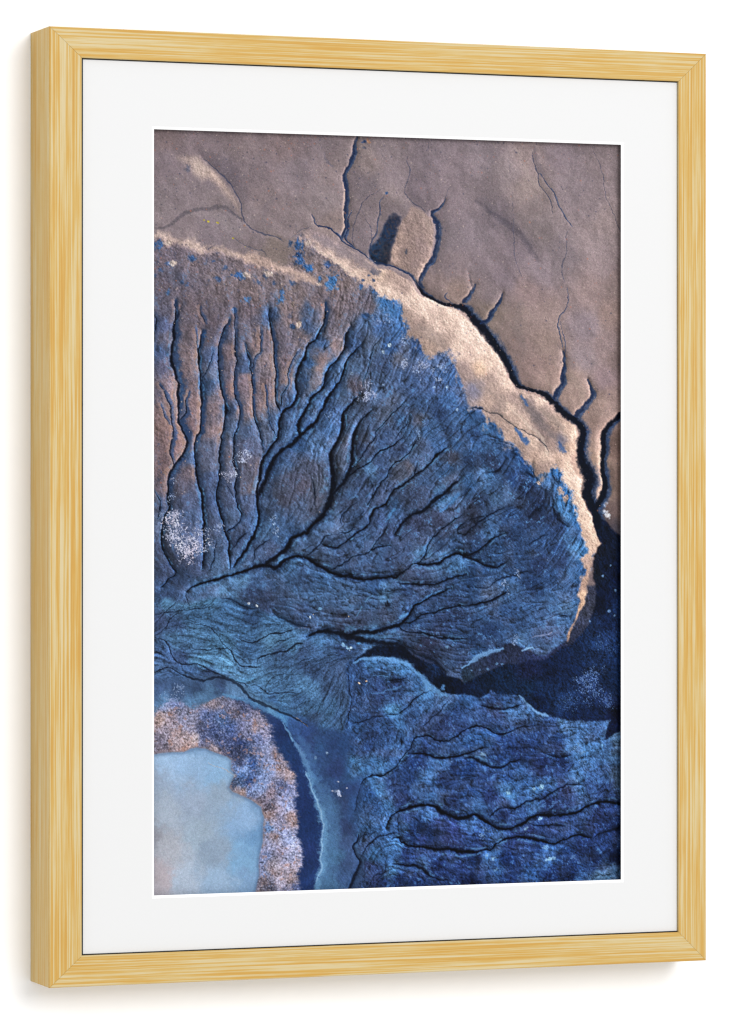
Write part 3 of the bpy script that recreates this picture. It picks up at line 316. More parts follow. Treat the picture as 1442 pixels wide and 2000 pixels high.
LIGHT_LINES = [
 ('6f9ed2', 6.8, 0.9, '650,1065 667,1053 696,1037 725,1032 739,1026'),
 ('7faada', 5.9, 0.85, '782,1029 806,1026'),
 ('8f9cc4', 2.3, 0.6, '802,1005 826,997 845,993'),
 ('6f9cd0', 6.4, 0.8, '773,1121 787,1137 806,1151 840,1166'),
 ('5f90c4', 9.1, 0.65, '420,1048 446,1040 479,1040 512,1047 531,1055 550,1071 569,1087 578,1100 597,1112 616,1122'),
 ('5f92c8', 5.5, 0.65, '423,995 441,996 470,998 498,998'),
 ('5e92c8', 8.2, 0.7, '514,963 526,951'),
 ('4f80b8', 3.6, 0.6, '545,932 573,918 602,905'),
 ('5a8cb8', 3.2, 0.6, '444,931 458,916'),
 ('5888b4', 3.6, 0.6, '423,956 434,942'),
 ('4f7cb0', 3.2, 0.5, '458,1079 493,1078'),
 ('4f7cb0', 3.6, 0.5, '455,1111 488,1109 521,1100'),
 ('5a88bc', 3.6, 0.5, '536,1117 564,1111 581,1105'),
 ('4a80bc', 9.1, 0.6, '602,748 626,728 642,715'),
 ('5088c0', 5.0, 0.6, '488,772 498,750 507,741'),
 ('4a7cb0', 5.5, 0.5, '559,836 576,812'),
 ('5a88bc', 4.6, 0.5, '408,728 423,721'),
 ('4878ac', 4.6, 0.5, '446,721 455,713'),
 ('4a7cb0', 5.5, 0.55, '600,838 616,834'),
 ('7fb0dc', 10.0, 0.6, '288,1201 305,1223 319,1251 331,1280'),
 ('5580ac', 34.2, 0.5, '329,1269 345,1302 357,1329 366,1351 371,1384 369,1417 366,1441 366,1458 357,1480 355,1502'),
 ('4f7cb0', 25.1, 0.5, '305,1201 321,1225 324,1254 334,1280'),
 ('6fa0cc', 13.7, 0.7, '320,1269 331,1302 343,1329 352,1351 357,1384 355,1416 352,1440 355,1458 343,1479 341,1501'),
 ('9cc4e6', 3.6, 0.6, '315,1262 329,1300 341,1324 350,1348 352,1372 352,1416 349,1440 352,1458 338,1482'),
 ('6098c8', 8.2, 0.6, '141,1108 173,1115 200,1125 223,1137 242,1148 263,1159 274,1172'),
 ('78acd8', 5.5, 0.6, '267,1170 281,1188 291,1208'),
 ('5f98c8', 6.8, 0.7, '159,1078 177,1085 205,1082'),
 ('b0a49c', 1.6, 0.8, '295,1156 307,1164 321,1175'),
 ('c0b8b4', 1.1, 0.9, '111,1241 120,1248 141,1254 157,1262 167,1270'),
 ('8a8fa8', 1.4, 0.6, '300,979 325,979'),
 ('8f8288', 19.1, 0.7, '334,202 364,216 390,230 420,245 451,261 470,271'),
 ('96857f', 25.1, 0.55, '554,376 583,391 611,411'),
 ('9a8882', 18.2, 0.5, '677,485 705,507 732,525 744,542'),
 ('746a6c', 14.6, 0.65, '777,511 794,533 816,562 835,584 845,595'),
 ('8f8079', 13.7, 0.6, '821,542 845,559 869,577'),
 ('3a5a8c', 5.9, 0.75, '780,513 789,526 796,535'),
 ('345f9c', 10.0, 0.85, '768,580 780,595 782,599 794,610'),
 ('2f5590', 9.1, 0.7, '860,607 867,618 876,627'),
 ('ddc8ba', 5.0, 0.6, '334,222 362,241 383,254 401,270 420,280'),
 ('e0ccbd', 5.9, 0.5, '756,540 787,564 806,582 826,607 835,632'),
 ('6f646c', 25.1, 0.4, '104,41 136,64 159,85 180,113 189,134'),
 ('6a6068', 16.0, 0.4, '545,73 538,104 554,126 573,139'),
 ('736a70', 18.2, 0.4, '470,75 451,97 432,124'),
 ('b0a09c', 11.4, 0.35, '768,14 787,40 802,71 821,97'),
 ('6c636e', 13.7, 0.45, '809,9 814,35 826,62'),
 ('6f6670', 20.5, 0.35, '691,118 725,149 763,174 797,205'),
 ('a8958e', 11.4, 0.35, '550,144 573,161 581,189'),
 ('7a6f74', 16.0, 0.35, '611,133 616,177 611,222 590,266'),
 ('a8958c', 13.7, 0.4, '835,475 852,501 884,472 908,496 913,523'),
 ('8a7c7c', 20.5, 0.35, '782,329 768,373 787,417'),
 ('756b72', 16.0, 0.35, '251,128 228,159 240,185'),
 ('968a8c', 16.0, 0.35, '67,167 113,162 145,176 182,204'),
 ('b09a90', 5.5, 0.6, '397,90 396,108 396,138 396,171 393,195'),
 ('d8c2b4', 3.6, 0.5, '554,312 576,323 602,334 628,342 645,348'),
]
PATCHES = [
 ('33619f', 7.7, 0.75, 1.1, '10,225 78,249'),
 ('3a5a8c', 5.9, 0.7, 1.2, '32,261 129,294 286,291'),
 ('2c5c9c', 11.4, 0.85, 1.6, '173,287'),
 ('3a5a8c', 4.6, 0.6, 1, '122,257 15,271 212,298 228,286 145,266 54,295 3,283 67,302 247,299'),
 ('2f5c98', 10.5, 0.85, 0.8, '301,219 302,250'),
 ('2f5c98', 10.5, 0.8, 1.4, '321,260'),
 ('22406c', 5.5, 0.8, 1, '298,234 281,217 293,254'),
 ('46506c', 7.7, 0.5, 0.9, '70,77'),
 ('c9b4a9', 6.8, 0.8, 1.3, '29,220 40,261 192,284 237,279'),
 ('c4ad9f', 6.4, 0.7, 1.2, '321,216 343,298'),
 ('3b5a92', 7.7, 0.85, 1, '362,257'),
 ('3568a4', 12.8, 0.8, 1, '371,289'),
 ('2c67a8', 6.8, 0.8, 1, '322,264 345,286'),
 ('1e3050', 7.7, 0.85, 1.5, '461,270'),
 ('2a4470', 3.6, 0.8, 1, '437,287 461,287 451,278'),
 ('c48a68', 4.6, 0.9, 1, '448,11'),
 ('2c4c84', 4.1, 0.9, 1, '441,12'),
 ('48506a', 4.6, 0.6, 1.6, '439,24'),
 ('2f5a94', 2.7, 0.9, 1, '487,114'),
 ('3a4256', 3.6, 0.7, 0.5, '530,228'),
 ('b8a62a', 2.7, 0.95, 1.4, '111,177 129,179'),
 ('b0a030', 2.1, 0.9, 1.2, '165,210 102,175'),
 ('a89a50', 1.4, 0.7, 1.2, '188,227'),
 ('b07a60', 2.1, 0.7, 1.4, '188,183'),
 ('3d72b0', 8.2, 0.8, 1.2, '187,331 263,332'),
 ('3d6aa4', 5.9, 0.7, 0.8, '265,315 164,353 104,400 29,314'),
 ('2c4a78', 5.5, 0.8, 1, '288,382'),
 ('c4aca0', 5.9, 0.8, 0.6, '302,377'),
 ('a8958c', 4.6, 0.6, 1, '288,338'),
 ('3f78b8', 13.7, 0.7, 1, '369,296'),
 ('3a6aa8', 4.6, 0.7, 1, '434,300 460,312'),
 ('2f5288', 6.8, 0.7, 1, '441,358 460,362'),
 ('3d74b4', 13.7, 0.55, 1.2, '488,337 498,353'),
 ('a8c4e4', 3.6, 0.8, 1, '493,417 479,432'),
 ('8fb0dc', 3.2, 0.7, 1, '617,498 638,545 590,499 416,473 479,494'),
 ('f4f4ff', 5.9, 1, 0.9, '969,752 973,758'),
 ('e8ecff', 4.6, 0.9, 1, '964,748 966,733'),
 ('d8e4ff', 2.1, 0.95, 0.5, '960,625'),
 ('6a98d0', 2.7, 0.8, 1, '976,859 958,882 974,953 987,962 932,973 988,910'),
 ('3a78bc', 5.5, 0.8, 0.6, '920,629 918,620'),
 ('4a80b8', 3.2, 0.8, 1.2, '758,713'),
 ('b09890', 7.7, 0.8, 0.8, '864,705 874,723'),
 ('c0a8a0', 4.6, 0.8, 1.4, '816,693'),
 ('7fb0dc', 5.5, 0.9, 1.2, '397,1014 408,1019'),
 ('b8d4ee', 2.1, 0.9, 1, '413,1019 410,1024'),
 ('5a9cd8', 3.2, 0.9, 1.6, '430,1010'),
 ('4a82c0', 4.6, 0.8, 1.2, '609,1102'),
 ('6aa0d4', 3.6, 0.7, 1.4, '579,1104 348,942 619,1018'),
 ('e0b4a0', 2.1, 0.95, 1.3, '446,1088 430,1092'),
 ('e0c0a0', 1.1, 0.8, 1, '407,956 333,952'),
 ('bcd0e8', 2.7, 0.9, 1.4, '196,930 213,935'),
 ('a8c4e4', 2.3, 0.9, 0.6, '326,958'),
 ('141c30', 5.9, 0.8, 1, '491,936'),
 ('a8b4d4', 6.8, 0.85, 1, '387,1308'),
 ('b8bcd4', 2.1, 0.8, 1.5, '385,1286 403,1299 373,1303 392,1314'),
 ('a8c8e8', 2.7, 0.6, 1, '336,1236 359,1228'),
 ('4a84c0', 8.2, 0.7, 0.8, '474,1292'),
 ('8cc0ec', 4.6, 0.7, 1.2, '751,1317 806,1312 840,1453 821,1305'),
 ('7aa8d8', 4.1, 0.7, 1.2, '696,1241 833,1455 850,1450 708,1443 722,1450 821,1370 789,1388'),
 ('6a9cd4', 5.0, 0.7, 1.2, '830,1428 722,1472 949,1489 903,1296 918,1236 957,1223 906,1222'),
 ('0a1838', 6.8, 0.7, 0.7, '993,1398 991,1445'),
 ('5a8ac0', 3.2, 0.8, 1.4, '689,1068 708,1067 737,1058 670,1068 725,1057'),
]
SALT = [
 ('c4c8e4', 21.6, 0.7, '42,767 54,789 72,806 90,815 67,824 35,789'),
 ('c8c4dc', 18.2, 0.6, '74,824 29,772'),
 ('c0c4e0', 16.0, 0.6, '187,641 154,672'),
 ('b8c4e4', 11.4, 0.5, '170,643 42,685 189,630 168,680'),
 ('b4c0e0', 16.0, 0.5, '113,815 95,789'),
 ('a8b8dc', 11.4, 0.4, '13,759 136,789 15,793 35,720'),
 ('b8c4e4', 12.8, 0.65, '540,453 571,451'),
 ('b8c4e8', 10.5, 0.65, '451,503 444,512'),
 ('a8bce4', 10.0, 0.5, '597,482 588,464 559,469 611,455 467,366 528,405 484,364'),
 ('88a8d8', 9.1, 0.5, '366,560 462,520 554,592'),
 ('7ea4e4', 27.3, 0.55, '927,1095'),
 ('6e94d4', 20.5, 0.45, '964,1138 930,1118 942,1073'),
 ('5a84c4', 20.5, 0.3, '957,1022 979,1031 889,1128'),
 ('a0b8e4', 8.2, 0.5, '770,1007 773,870 734,892 746,905'),
 ('9cb4dc', 16.0, 0.4, '44,1104 26,1117'),
 ('88b0e0', 13.7, 0.35, '689,1396 906,1227 930,1263'),
 ('a8c0e8', 11.4, 0.35, '251,789 240,767'),
]
FLOW_HINTS = [
 (44, 976, 8),
 (113, 988, 8),
 (90, 1031, 8),
 (205, 1075, -30),
 (251, 1076, -30),
 (274, 1098, -30),
 (228, 1065, -30),
 (343, 1066, -30),
 (366, 1056, -30),
 (355, 1121, -55),
 (378, 1099, -55),
 (338, 1143, -55),
 (390, 1143, -80),
 (394, 1100, -80),
 (390, 892, 20),
 (460, 904, 20),
 (531, 900, 20),
 (821, 750, -45),
 (797, 705, -45),
 (869, 772, -50),
 (845, 817, -50),
 (869, 862, -50),
 (725, 960, -25),
 (797, 971, -25),
 (845, 950, -25),
 (484, 1310, -20),
 (554, 1289, -20),
 (602, 1268, -20),
 (725, 1292, -15),
 (821, 1272, -15),
 (893, 1273, -15),
 (484, 1068, -5),
 (507, 1090, -5),
 (460, 1101, -5),
 (44, 318, 85),
 (159, 316, 85),
 (228, 337, 85),
 (366, 313, 100),
 (437, 334, 100),
 (531, 399, 125),
 (578, 464, 125),
 (626, 508, 125),
 (602, 486, 130),
 (650, 563, 130),
]

PW, PH = 800, 1200            # colour samples across and down the print sheet
SU = PW / 1000.0              # samples per print unit

def s2l(c):
    c = np.asarray(c, float)
    return np.where(c <= 0.04045, c / 12.92, ((c + 0.055) / 1.055) ** 2.4)
def hexrgb(h):
    return np.array([int(h[i:i + 2], 16) / 255.0 for i in (0, 2, 4)])
def sstep(a, b, x):
    t = np.clip((x - a) / (b - a), 0, 1)
    return t * t * (3 - 2 * t)
def vnoise(x, y, seed):
    g = np.random.RandomState(seed).rand(256, 256)
    xi = np.floor(x).astype(int); yi = np.floor(y).astype(int)
    fx = x - xi; fy = y - yi
    fx = fx * fx * fx * (fx * (fx * 6 - 15) + 10); fy = fy * fy * fy * (fy * (fy * 6 - 15) + 10)
    x0 = xi & 255; x1 = (xi + 1) & 255; y0 = yi & 255; y1 = (yi + 1) & 255
    return (g[y0, x0] * (1 - fx) + g[y0, x1] * fx) * (1 - fy) + (g[y1, x0] * (1 - fx) + g[y1, x1] * fx) * fy
def fbm(x, y, seed, octv=4, gain=0.55):
    s = 0; a = 1; n = 0
    for o in range(octv):
        s = s + a * (vnoise(x * 2 ** o + 17.3 * o, y * 2 ** o + 9.1 * o, seed + o) - 0.5); n += a; a *= gain
    return s / n * 2.0          # about -1..1
def pts(s):
    return [tuple(float(v) for v in t.split(',')) for t in s.split()]
def blur(a, r):
    if r <= 0: return a
    k = np.exp(-0.5 * (np.arange(-int(3 * r) - 1, int(3 * r) + 2) / r) ** 2); k /= k.sum(); m = len(k) // 2
    for ax in (0, 1):
        p = np.pad(a, [(m, m) if i == ax else (0, 0) for i in range(a.ndim)], mode='edge')
        out = 0
        for i, w in enumerate(k):
            sl = [slice(None)] * a.ndim; sl[ax] = slice(i, i + a.shape[ax]); out = out + w * p[tuple(sl)]
        a = out
    return a

def poly_sdf(poly, X, Y, pad=40):
    """signed distance (inside positive) evaluated in the polygon's window; -pad elsewhere"""
    P = np.array([(p[0], p[1]) for p in poly])
    out = np.full(X.shape, -float(pad))
    m = (X > P[:, 0].min() - pad) & (X < P[:, 0].max() + pad) & (Y > P[:, 1].min() - pad) & (Y < P[:, 1].max() + pad)
    x = X[m]; y = Y[m]
    d2 = np.full(x.shape, 1e9); ins = np.zeros(x.shape, bool)
    Q = np.roll(P, -1, 0)
    for (ax, ay), (bx, by) in zip(P, Q):
        ex = bx - ax; ey = by - ay; L = ex * ex + ey * ey
        if L < 1e-9: continue
        t = np.clip(((x - ax) * ex + (y - ay) * ey) / L, 0, 1)
        d2 = np.minimum(d2, (x - ax - t * ex) ** 2 + (y - ay - t * ey) ** 2)
        if ay != by:
            c = ((ay > y) != (by > y)) & (x < ex * (y - ay) / (ey if ey else 1e-9) + ax)
            ins ^= c
    d = np.sqrt(d2)
    out[m] = np.where(ins, d, -d)
    return out

def smooth_line(P, w):
    """Catmull-Rom resample of a traced line; widths taper in at the upstream end unless given"""
    n = len(P); W = []
    given = any(len(p) > 2 for p in P)
    last = None
    for i, p in enumerate(P):
        if len(p) > 2: last = p[2]
        W.append(p[2] if len(p) > 2 else (last if last is not None else np.nan))
    W = np.array(W, float)
    if given:
        idx = np.where([len(p) > 2 for p in P])[0]
        W = np.interp(np.arange(n), idx, W[idx]) if len(idx) > 1 else np.where(np.isnan(W), w, W)
    else:
        W = np.full(n, float(w)); W[0] *= 0.45
        if n > 3: W[1] *= 0.75
        W[-1] *= 0.7
    A = np.array([(p[0], p[1]) for p in P], float)
    if n < 3: return A, W
    E = np.vstack([2 * A[0] - A[1], A, 2 * A[-1] - A[-2]]); out = []; ow = []
    for i in range(n - 1):
        p0, p1, p2, p3 = E[i:i + 4]
        for t in (0, 0.34, 0.67):
            out.append(0.5 * (2 * p1 + (p2 - p0) * t + (2 * p0 - 5 * p1 + 4 * p2 - p3) * t * t + (3 * p1 - p0 - 3 * p2 + p3) * t ** 3))
            ow.append(W[i] * (1 - t) + W[i + 1] * t)
    out.append(A[-1]); ow.append(W[-1])
    return np.array(out), np.array(ow)

def line_field(A, W, X, Y, reach):
    """distance divided by local width, inside a window round the line"""
    x0 = A[:, 0].min() - reach; x1 = A[:, 0].max() + reach; y0 = A[:, 1].min() - reach; y1 = A[:, 1].max() + reach
    j0 = max(0, int(x0 * SU)); j1 = min(PW, int(x1 * SU) + 2); i0 = max(0, int(y0 * SU)); i1 = min(PH, int(y1 * SU) + 2)
    if j1 <= j0 or i1 <= i0: return None
    sl = (slice(i0, i1), slice(j0, j1)); x = X[sl]; y = Y[sl]
    best = np.full(x.shape, 1e9); bd = np.full(x.shape, 1e9)
    for k in range(len(A) - 1):
        ax, ay = A[k]; ex, ey = A[k + 1] - A[k]; L = ex * ex + ey * ey + 1e-9
        t = np.clip(((x - ax) * ex + (y - ay) * ey) / L, 0, 1)
        d = np.hypot(x - ax - t * ex, y - ay - t * ey); w = W[k] * (1 - t) + W[k + 1] * t
        best = np.minimum(best, d / np.maximum(w, 0.5))
    return sl, best

def colour_field(data, X, Y):
    """inverse-distance blend of the colours noted on the print"""
    P = []; C = []
    for t in data.split():
        a = t.split(','); P.append((float(a[0]), float(a[1]))); C.append(hexrgb(a[2]))
    P = np.array(P); C = np.array(C)
    g = 5.0
    gx = np.arange(0, 1000 + g, g); gy = np.arange(0, 1500 + g, g)
    GX, GY = np.meshgrid(gx, gy)
    num = np.zeros(GX.shape + (3,)); den = np.zeros(GX.shape)
    for (px, py), c in zip(P, C):
        w = 1.0 / ((GX - px) ** 2 + (GY - py) ** 2 + 60.0) ** 1.9
        num += w[..., None] * c; den += w
    F = num / den[..., None]
    fx = np.clip(X / g, 0, len(gx) - 1.001); fy = np.clip(Y / g, 0, len(gy) - 1.001)
    xi = fx.astype(int); yi = fy.astype(int); fx = (fx - xi)[..., None]; fy = (fy - yi)[..., None]
    return (F[yi, xi] * (1 - fx) + F[yi, xi + 1] * fx) * (1 - fy) + (F[yi + 1, xi] * (1 - fx) + F[yi + 1, xi + 1] * fx) * fy

def flow_field(X, Y):
    """direction of the traced channels, spread over the sheet as a double-angle field"""
    g = 10.0
    gx = np.arange(0, 1000 + g, g); gy = np.arange(0, 1500 + g, g); GX, GY = np.meshgrid(gx, gy)
    P = []; T = []
    for cl, w, s, p in CHANNELS:
        A, W = smooth_line(pts(p), w)
        D = np.diff(A, axis=0); Ls = np.hypot(D[:, 0], D[:, 1]) + 1e-6; th = np.arctan2(D[:, 1], D[:, 0])
        mid = (A[1:] + A[:-1]) / 2
        for m, t, l in zip(mid, th, Ls): P.append(m); T.append((np.cos(2 * t) * l * s, np.sin(2 * t) * l * s))
    for x, y, t in FLOW_HINTS:
        P.append((x, y)); T.append((30 * np.cos(2 * np.radians(t)), 30 * np.sin(2 * np.radians(t))))
    c = np.zeros(GX.shape); q = np.zeros(GX.shape)
    for (px, py), (tc, ts) in zip(P, T):
        w = 1.0 / ((GX - px) ** 2 + (GY - py) ** 2 + 250.0) ** 1.5
        c += w * tc; q += w * ts
    n = np.hypot(c, q) + 1e-30; c /= n; q /= n
    def up(F):
        fx = np.clip(X / g, 0, len(gx) - 1.001); fy = np.clip(Y / g, 0, len(gy) - 1.001)
        xi = fx.astype(int); yi = fy.astype(int); fx = fx - xi; fy = fy - yi
        return (F[yi, xi] * (1 - fx) + F[yi, xi + 1] * fx) * (1 - fy) + (F[yi + 1, xi] * (1 - fx) + F[yi + 1, xi + 1] * fx) * fy
    a = 0.5 * np.arctan2(up(q), up(c)) + 0.38 * fbm(X / 24, Y / 24, 501, 3) + 0.25 * fbm(X / 9, Y / 9, 511, 2)
    return np.cos(a), np.sin(a)

def comb(N, vx, vy, steps, h=1.0):
    """smear noise along the flow (line integral convolution)"""
    ii, jj = np.indices(N.shape).astype(float)
    acc = N.copy(); cnt = 1.0
    for sgn in (1, -1):
        x = jj.copy(); y = ii.copy(); px = vx * sgn; py = vy * sgn
        for k in range(steps):
            xi = np.clip(x.astype(int), 0, N.shape[1] - 1); yi = np.clip(y.astype(int), 0, N.shape[0] - 1)
            ux = vx[yi, xi]; uy = vy[yi, xi]; f = np.where(ux * px + uy * py < 0, -1.0, 1.0)
            px = ux * f; py = uy * f; x = x + h * px; y = y + h * py
            xi = np.clip(x.astype(int), 0, N.shape[1] - 1); yi = np.clip(y.astype(int), 0, N.shape[0] - 1)
            w = 1 - k / (steps + 1.0)
            acc = acc + w * N[yi, xi]
        cnt += steps / 2.0
    acc = acc - acc.mean()
    return acc / acc.std()

def shade(h):
    """light on a relief from the right and a little above"""
    gy, gx = np.gradient(h)
    s = -(gx * 0.88 - gy * 0.48)
    return s / s.std()

def paint():
    jj, ii = np.meshgrid(np.arange(PW), np.arange(PH))
    X = (jj + 0.5) / SU; Y = (ii + 0.5) / SU
    rnd = np.random.RandomState(7)
    # wobble so no traced edge stays straight
    wx = 3.2 * fbm(X / 14, Y / 14, 11, 3) + 5 * fbm(X / 60, Y / 60, 21, 2); wy = 3.2 * fbm(X / 14, Y / 14, 31, 3) + 5 * fbm(X / 60, Y / 60, 41, 2)
    cx = 16 * fbm(X / 26, Y / 26, 51, 4, 0.65); cy = 16 * fbm(X / 26, Y / 26, 61, 4, 0.65)
    wc = 1.6 * fbm(X / 8, Y / 8, 71, 3); wd = 1.6 * fbm(X / 8, Y / 8, 81, 3)
    img = colour_field(REGION_COLOUR['taupe'], X + 0.6 * cx, Y + 0.6 * cy)
    M = {'taupe': np.ones(X.shape)}
    order = ('bowl', 'braid', 'southeast', 'river', 'shore', 'navy', 'slope', 'deep', 'crest', 'duneA', 'island', 'hollow', 'ridge', 'reeds', 'pond')
    soft = dict(bowl=5, crest=7, duneA=9, island=3, hollow=5, ridge=2.5, slope=4, deep=3, braid=8, southeast=5, river=12, shore=9, navy=4, reeds=6, pond=2.2)
    wob = dict(bowl=2.2, crest=1.5, duneA=.8, island=.7, hollow=1.6, ridge=1.0, slope=.9, deep=.9, braid=1.5, southeast=1.2, river=1.8, shore=1.5, navy=.9, reeds=.8, pond=.35)
    grow = dict(bowl=6, braid=7, southeast=5, river=8, shore=6, navy=5, slope=5, deep=1)
    tone = dict(bowl=.91, braid=.88, southeast=.84, river=.92, shore=.86, navy=.9, slope=1.0, deep=1.0, ridge=1.03)
    rag = fbm(X / 9, Y / 9, 301, 4, 0.7); rag2 = fbm(X / 24, Y / 24, 305, 4, 0.7)
    for name in order:
        k = wob[name]
        d = poly_sdf(pts(REGION_OUTLINE[name]), X + k * wx, Y + k * wy) + grow.get(name, 0)
        if name == 'ridge':
            west = sstep(-4, 10, poly_sdf(pts(REGION_OUTLINE['bowl']), X, Y) + 26)     # crumbling side, towards the bowl
            amp = np.clip((960 - Y) / 260, 0.16, 1); d = d + west * amp * (8 * rag + 13 * rag2) + 1.0 * rag
        if name in ('crest',): d = d + 6 * rag
        if name in ('navy', 'reeds'): d = d + 4 * rag + 6 * fbm(X / 12, Y / 4, 307, 3, 0.7)
        sf0 = soft[name] if name != 'ridge' else soft[name] + 5 * west * amp
        m = sstep(-sf0, sf0, d)
        q = 1.5 if name == 'pond' else (0.35 if name in ('ridge', 'crest', 'taupe') else 0.8)
        c = colour_field(REGION_COLOUR[name], X + q * cx, Y + q * cy) * tone.get(name, 1.0)
        img = img * (1 - m[..., None]) + c * m[..., None]
        for o in M: M[o] = M[o] * (1 - m)
        M[name] = m
        if name == 'pond': pond_d = d
    gs = (0.24 * M['braid'] + 0.30 * M['shore'] + 0.16 * M['pond'] + 0.25 * M['bowl'] + 0.14 * M['southeast'] + 0.25 * M['reeds'])[..., None]
    img = img * (1 - gs) + img.mean(-1, keepdims=True) * np.array([0.90, 0.97, 1.20]) * gs
    img = img * (1 + M['pond'][..., None] * np.array([.13, .11, .08])) * (1 + M['reeds'][..., None] * .08)
    img = img * (1 + M['slope'][..., None] * np.array([-.10, -.06, .06])) * (1 + M['deep'][..., None] * np.array([.10, -.06, -.10]))
    img = img * (1 + M['braid'][..., None] * np.array([-0.01, 0.0, 0.0]))
    warm = np.clip((img[..., 0] - img[..., 2]) * 6 + 0.75, 0, 1)
    pk = (warm * M['bowl'] + 0.3 * M['taupe'] + 0.35 * (M['ridge'] + M['island'] + M['crest']))[..., None]
    img = img * (1 + pk * (np.array([1.045, 0.985, 0.99]) - 1)) * (1 + 0.03 * (warm * M['bowl'])[..., None])
    cool = M['bowl'] * (1 - 0.6 * warm)
    grain = rnd.randn(PH, PW); g2 = blur(rnd.randn(PH, PW), 0.8) * 2.6
    mot = fbm((X + wx) / 17, (Y + wy) / 17, 121, 5, 0.72); mo2 = fbm((X + wx) / 6, (Y + wy) / 6, 131, 3, 0.7)
    # ---- folds that run with the channels
    vx, vy = flow_field(X, Y)
    w0 = rnd.randn(PH, PW)
    f1 = comb(blur(w0, 1.0), vx, vy, 9); f2 = comb(blur(rnd.randn(PH, PW), 2.2), vx, vy, 22); f3 = comb(blur(rnd.randn(PH, PW), 5.0), vx, vy, 34)
    lump = fbm(X / 15, Y / 15, 401, 5, 0.6)
    rough = fbm((X + wx) / 11, (Y + wy) / 11, 441, 6, 0.68); f4 = comb(blur(rnd.randn(PH, PW), 1.7), vx, vy, 7)
    relief_bowl = shade(blur(f2, 1.2) * 0.5 + f3 * 2.6 + 3.0 * lump + 3.4 * rough)
    relief_se = shade(blur(f2, 1.2) * 0.5 + f3 * 2.2 + 4.0 * lump + 4.2 * rough)
    blot = np.tanh(1.3 * (0.9 * mot + 0.9 * rough + 0.28 * f4 + 0.10 * f2))
    relief_tau = shade(blur(fbm(X / 30, Y / 30, 411, 6, 0.62), .6))
    relief_sand = shade(blur(fbm(X / 14, Y / 14, 421, 6, 0.66), .5))
    # small rills between the traced channels
    n1 = comb(blur(rnd.randn(PH, PW), 3.2), vx, vy, 46); n2 = comb(blur(rnd.randn(PH, PW), 1.8), vx, vy, 26)
    mod = sstep(-0.5, 0.5, fbm(X / 40, Y / 40, 521, 3))
    rill = np.maximum(sstep(0.30, 0.02, np.abs(n1)) * (0.35 + 0.65 * mod), 0.7 * sstep(0.26, 0.02, np.abs(n2)) * (1 - 0.6 * mod))
    rill = rill * (1 - M['bowl'] * (1 - sstep(270, 390, Y + 0.10 * X + 40 * rag2)))
    rsh = np.tanh(shade(-blur(rill, 1.1)) * 0.8)
    crisp = fbm((X + .5 * wx) / 5.5, (Y + .5 * wy) / 5.5, 531, 4, 0.75)
    dune = shade(blur(fbm(X / 75, Y / 75, 541, 4, 0.5), 2.0))
    L = np.ones(X.shape)
    sand = M['ridge'] + M['crest'] + M['island'] + M['duneA']
    L += M['taupe'] * (0.034 * grain + 0.028 * g2 + 0.035 * fbm(X / 40, Y / 40, 91, 4) + 0.014 * relief_tau + 0.060 * np.tanh(dune))
    L += sand * (0.045 * grain + 0.03 * g2 + 0.06 * fbm(X / 16, Y / 16, 101, 4, 0.7) + 0.055 * relief_sand)
    L += M['bowl'] * (0.03 * grain + 0.05 * g2) + cool * (0.13 * np.tanh(relief_bowl * .8) + 0.13 * blot + 0.10 * crisp - 0.33 * rill * sstep(60, 420, X) + 0.19 * rsh * sstep(0, 420, X) + 0.09) + M['bowl'] * warm * (-0.06 * rill + 0.04 * rsh + 0.05 * np.tanh(relief_bowl * .8) + 0.05 * mo2 + 0.05 * relief_sand)
    L += M['southeast'] * (0.03 * grain + 0.05 * g2 + 0.19 * np.tanh(relief_se * .8) + 0.20 * blot + 0.16 * crisp - 0.24 * rill + 0.12 * rsh + 0.06)
    L += M['deep'] * (0.06 * grain + 0.12 * g2 + 0.30 * mot + 0.25 * crisp + .16 * relief_se - .2 * rill)
    L += M['slope'] * (0.05 * grain + 0.12 * g2 + 0.15 * mo2 + .12 * relief_bowl)
    thr = np.abs(f2); th1 = np.abs(comb(blur(rnd.randn(PH, PW), 1.3), vx, vy, 16))
    L += M['braid'] * (-0.20 * sstep(0.5, 0.0, thr) - 0.18 * sstep(0.5, 0.0, th1) + 0.05 * grain + 0.08 * g2 + 0.12 * mo2 + 0.10 * shade(blur(f2, .8)) + 0.05 * f1 + 0.14)
    L += (M['river'] + M['shore'] + M['navy']) * (0.025 * grain + 0.035 * g2 + 0.12 * fbm(X / 14, Y / 14, 191, 4, 0.7) + .05 * relief_bowl)
    # reeds: matted dry stalks, lying every way
    ra = fbm(X / 16, Y / 16, 431, 3) * 3.0 + 0.4
    rf = comb(blur(rnd.randn(PH, PW), .55), np.cos(ra), np.sin(ra), 2); rg = fbm(X / 22, Y / 22, 231, 4)
    L += M['reeds'] * (0.05 * rf + 0.12 * g2 + 0.06 * grain + 0.18 * rg + 0.20 * crisp - .03)
    L += M['pond'] * (0.014 * grain + 0.014 * g2 + 0.055 * fbm(X / 26, Y / 26, 241, 6, 0.72) + 0.035 * fbm(X / 7, Y / 7, 245, 4, .7))
    img = img * np.clip(L, 0.25, 1.9)[..., None]
    # tints inside the mottling: pale blue flecks and violet-grey hollows
    fq0 = 0.55 * blot + 0.9 * crisp + .14 * relief_bowl - .6 * rill; fleck = sstep(0.42, 0.80, fq0) * (cool * 0.62 * (.55 + .45 * sstep(300, 650, X))) + sstep(0.45, 0.85, fq0) * M['southeast'] * 0.60
    f = fleck[..., None]; img = img * (1 - f) + np.array([0.32, 0.50, 0.69]) * f
    h = (sstep(-0.1, 0.6, fbm(X / 30, Y / 22, 251, 3)) * (cool + 0.9 * M['southeast']) * 0.24)[..., None]
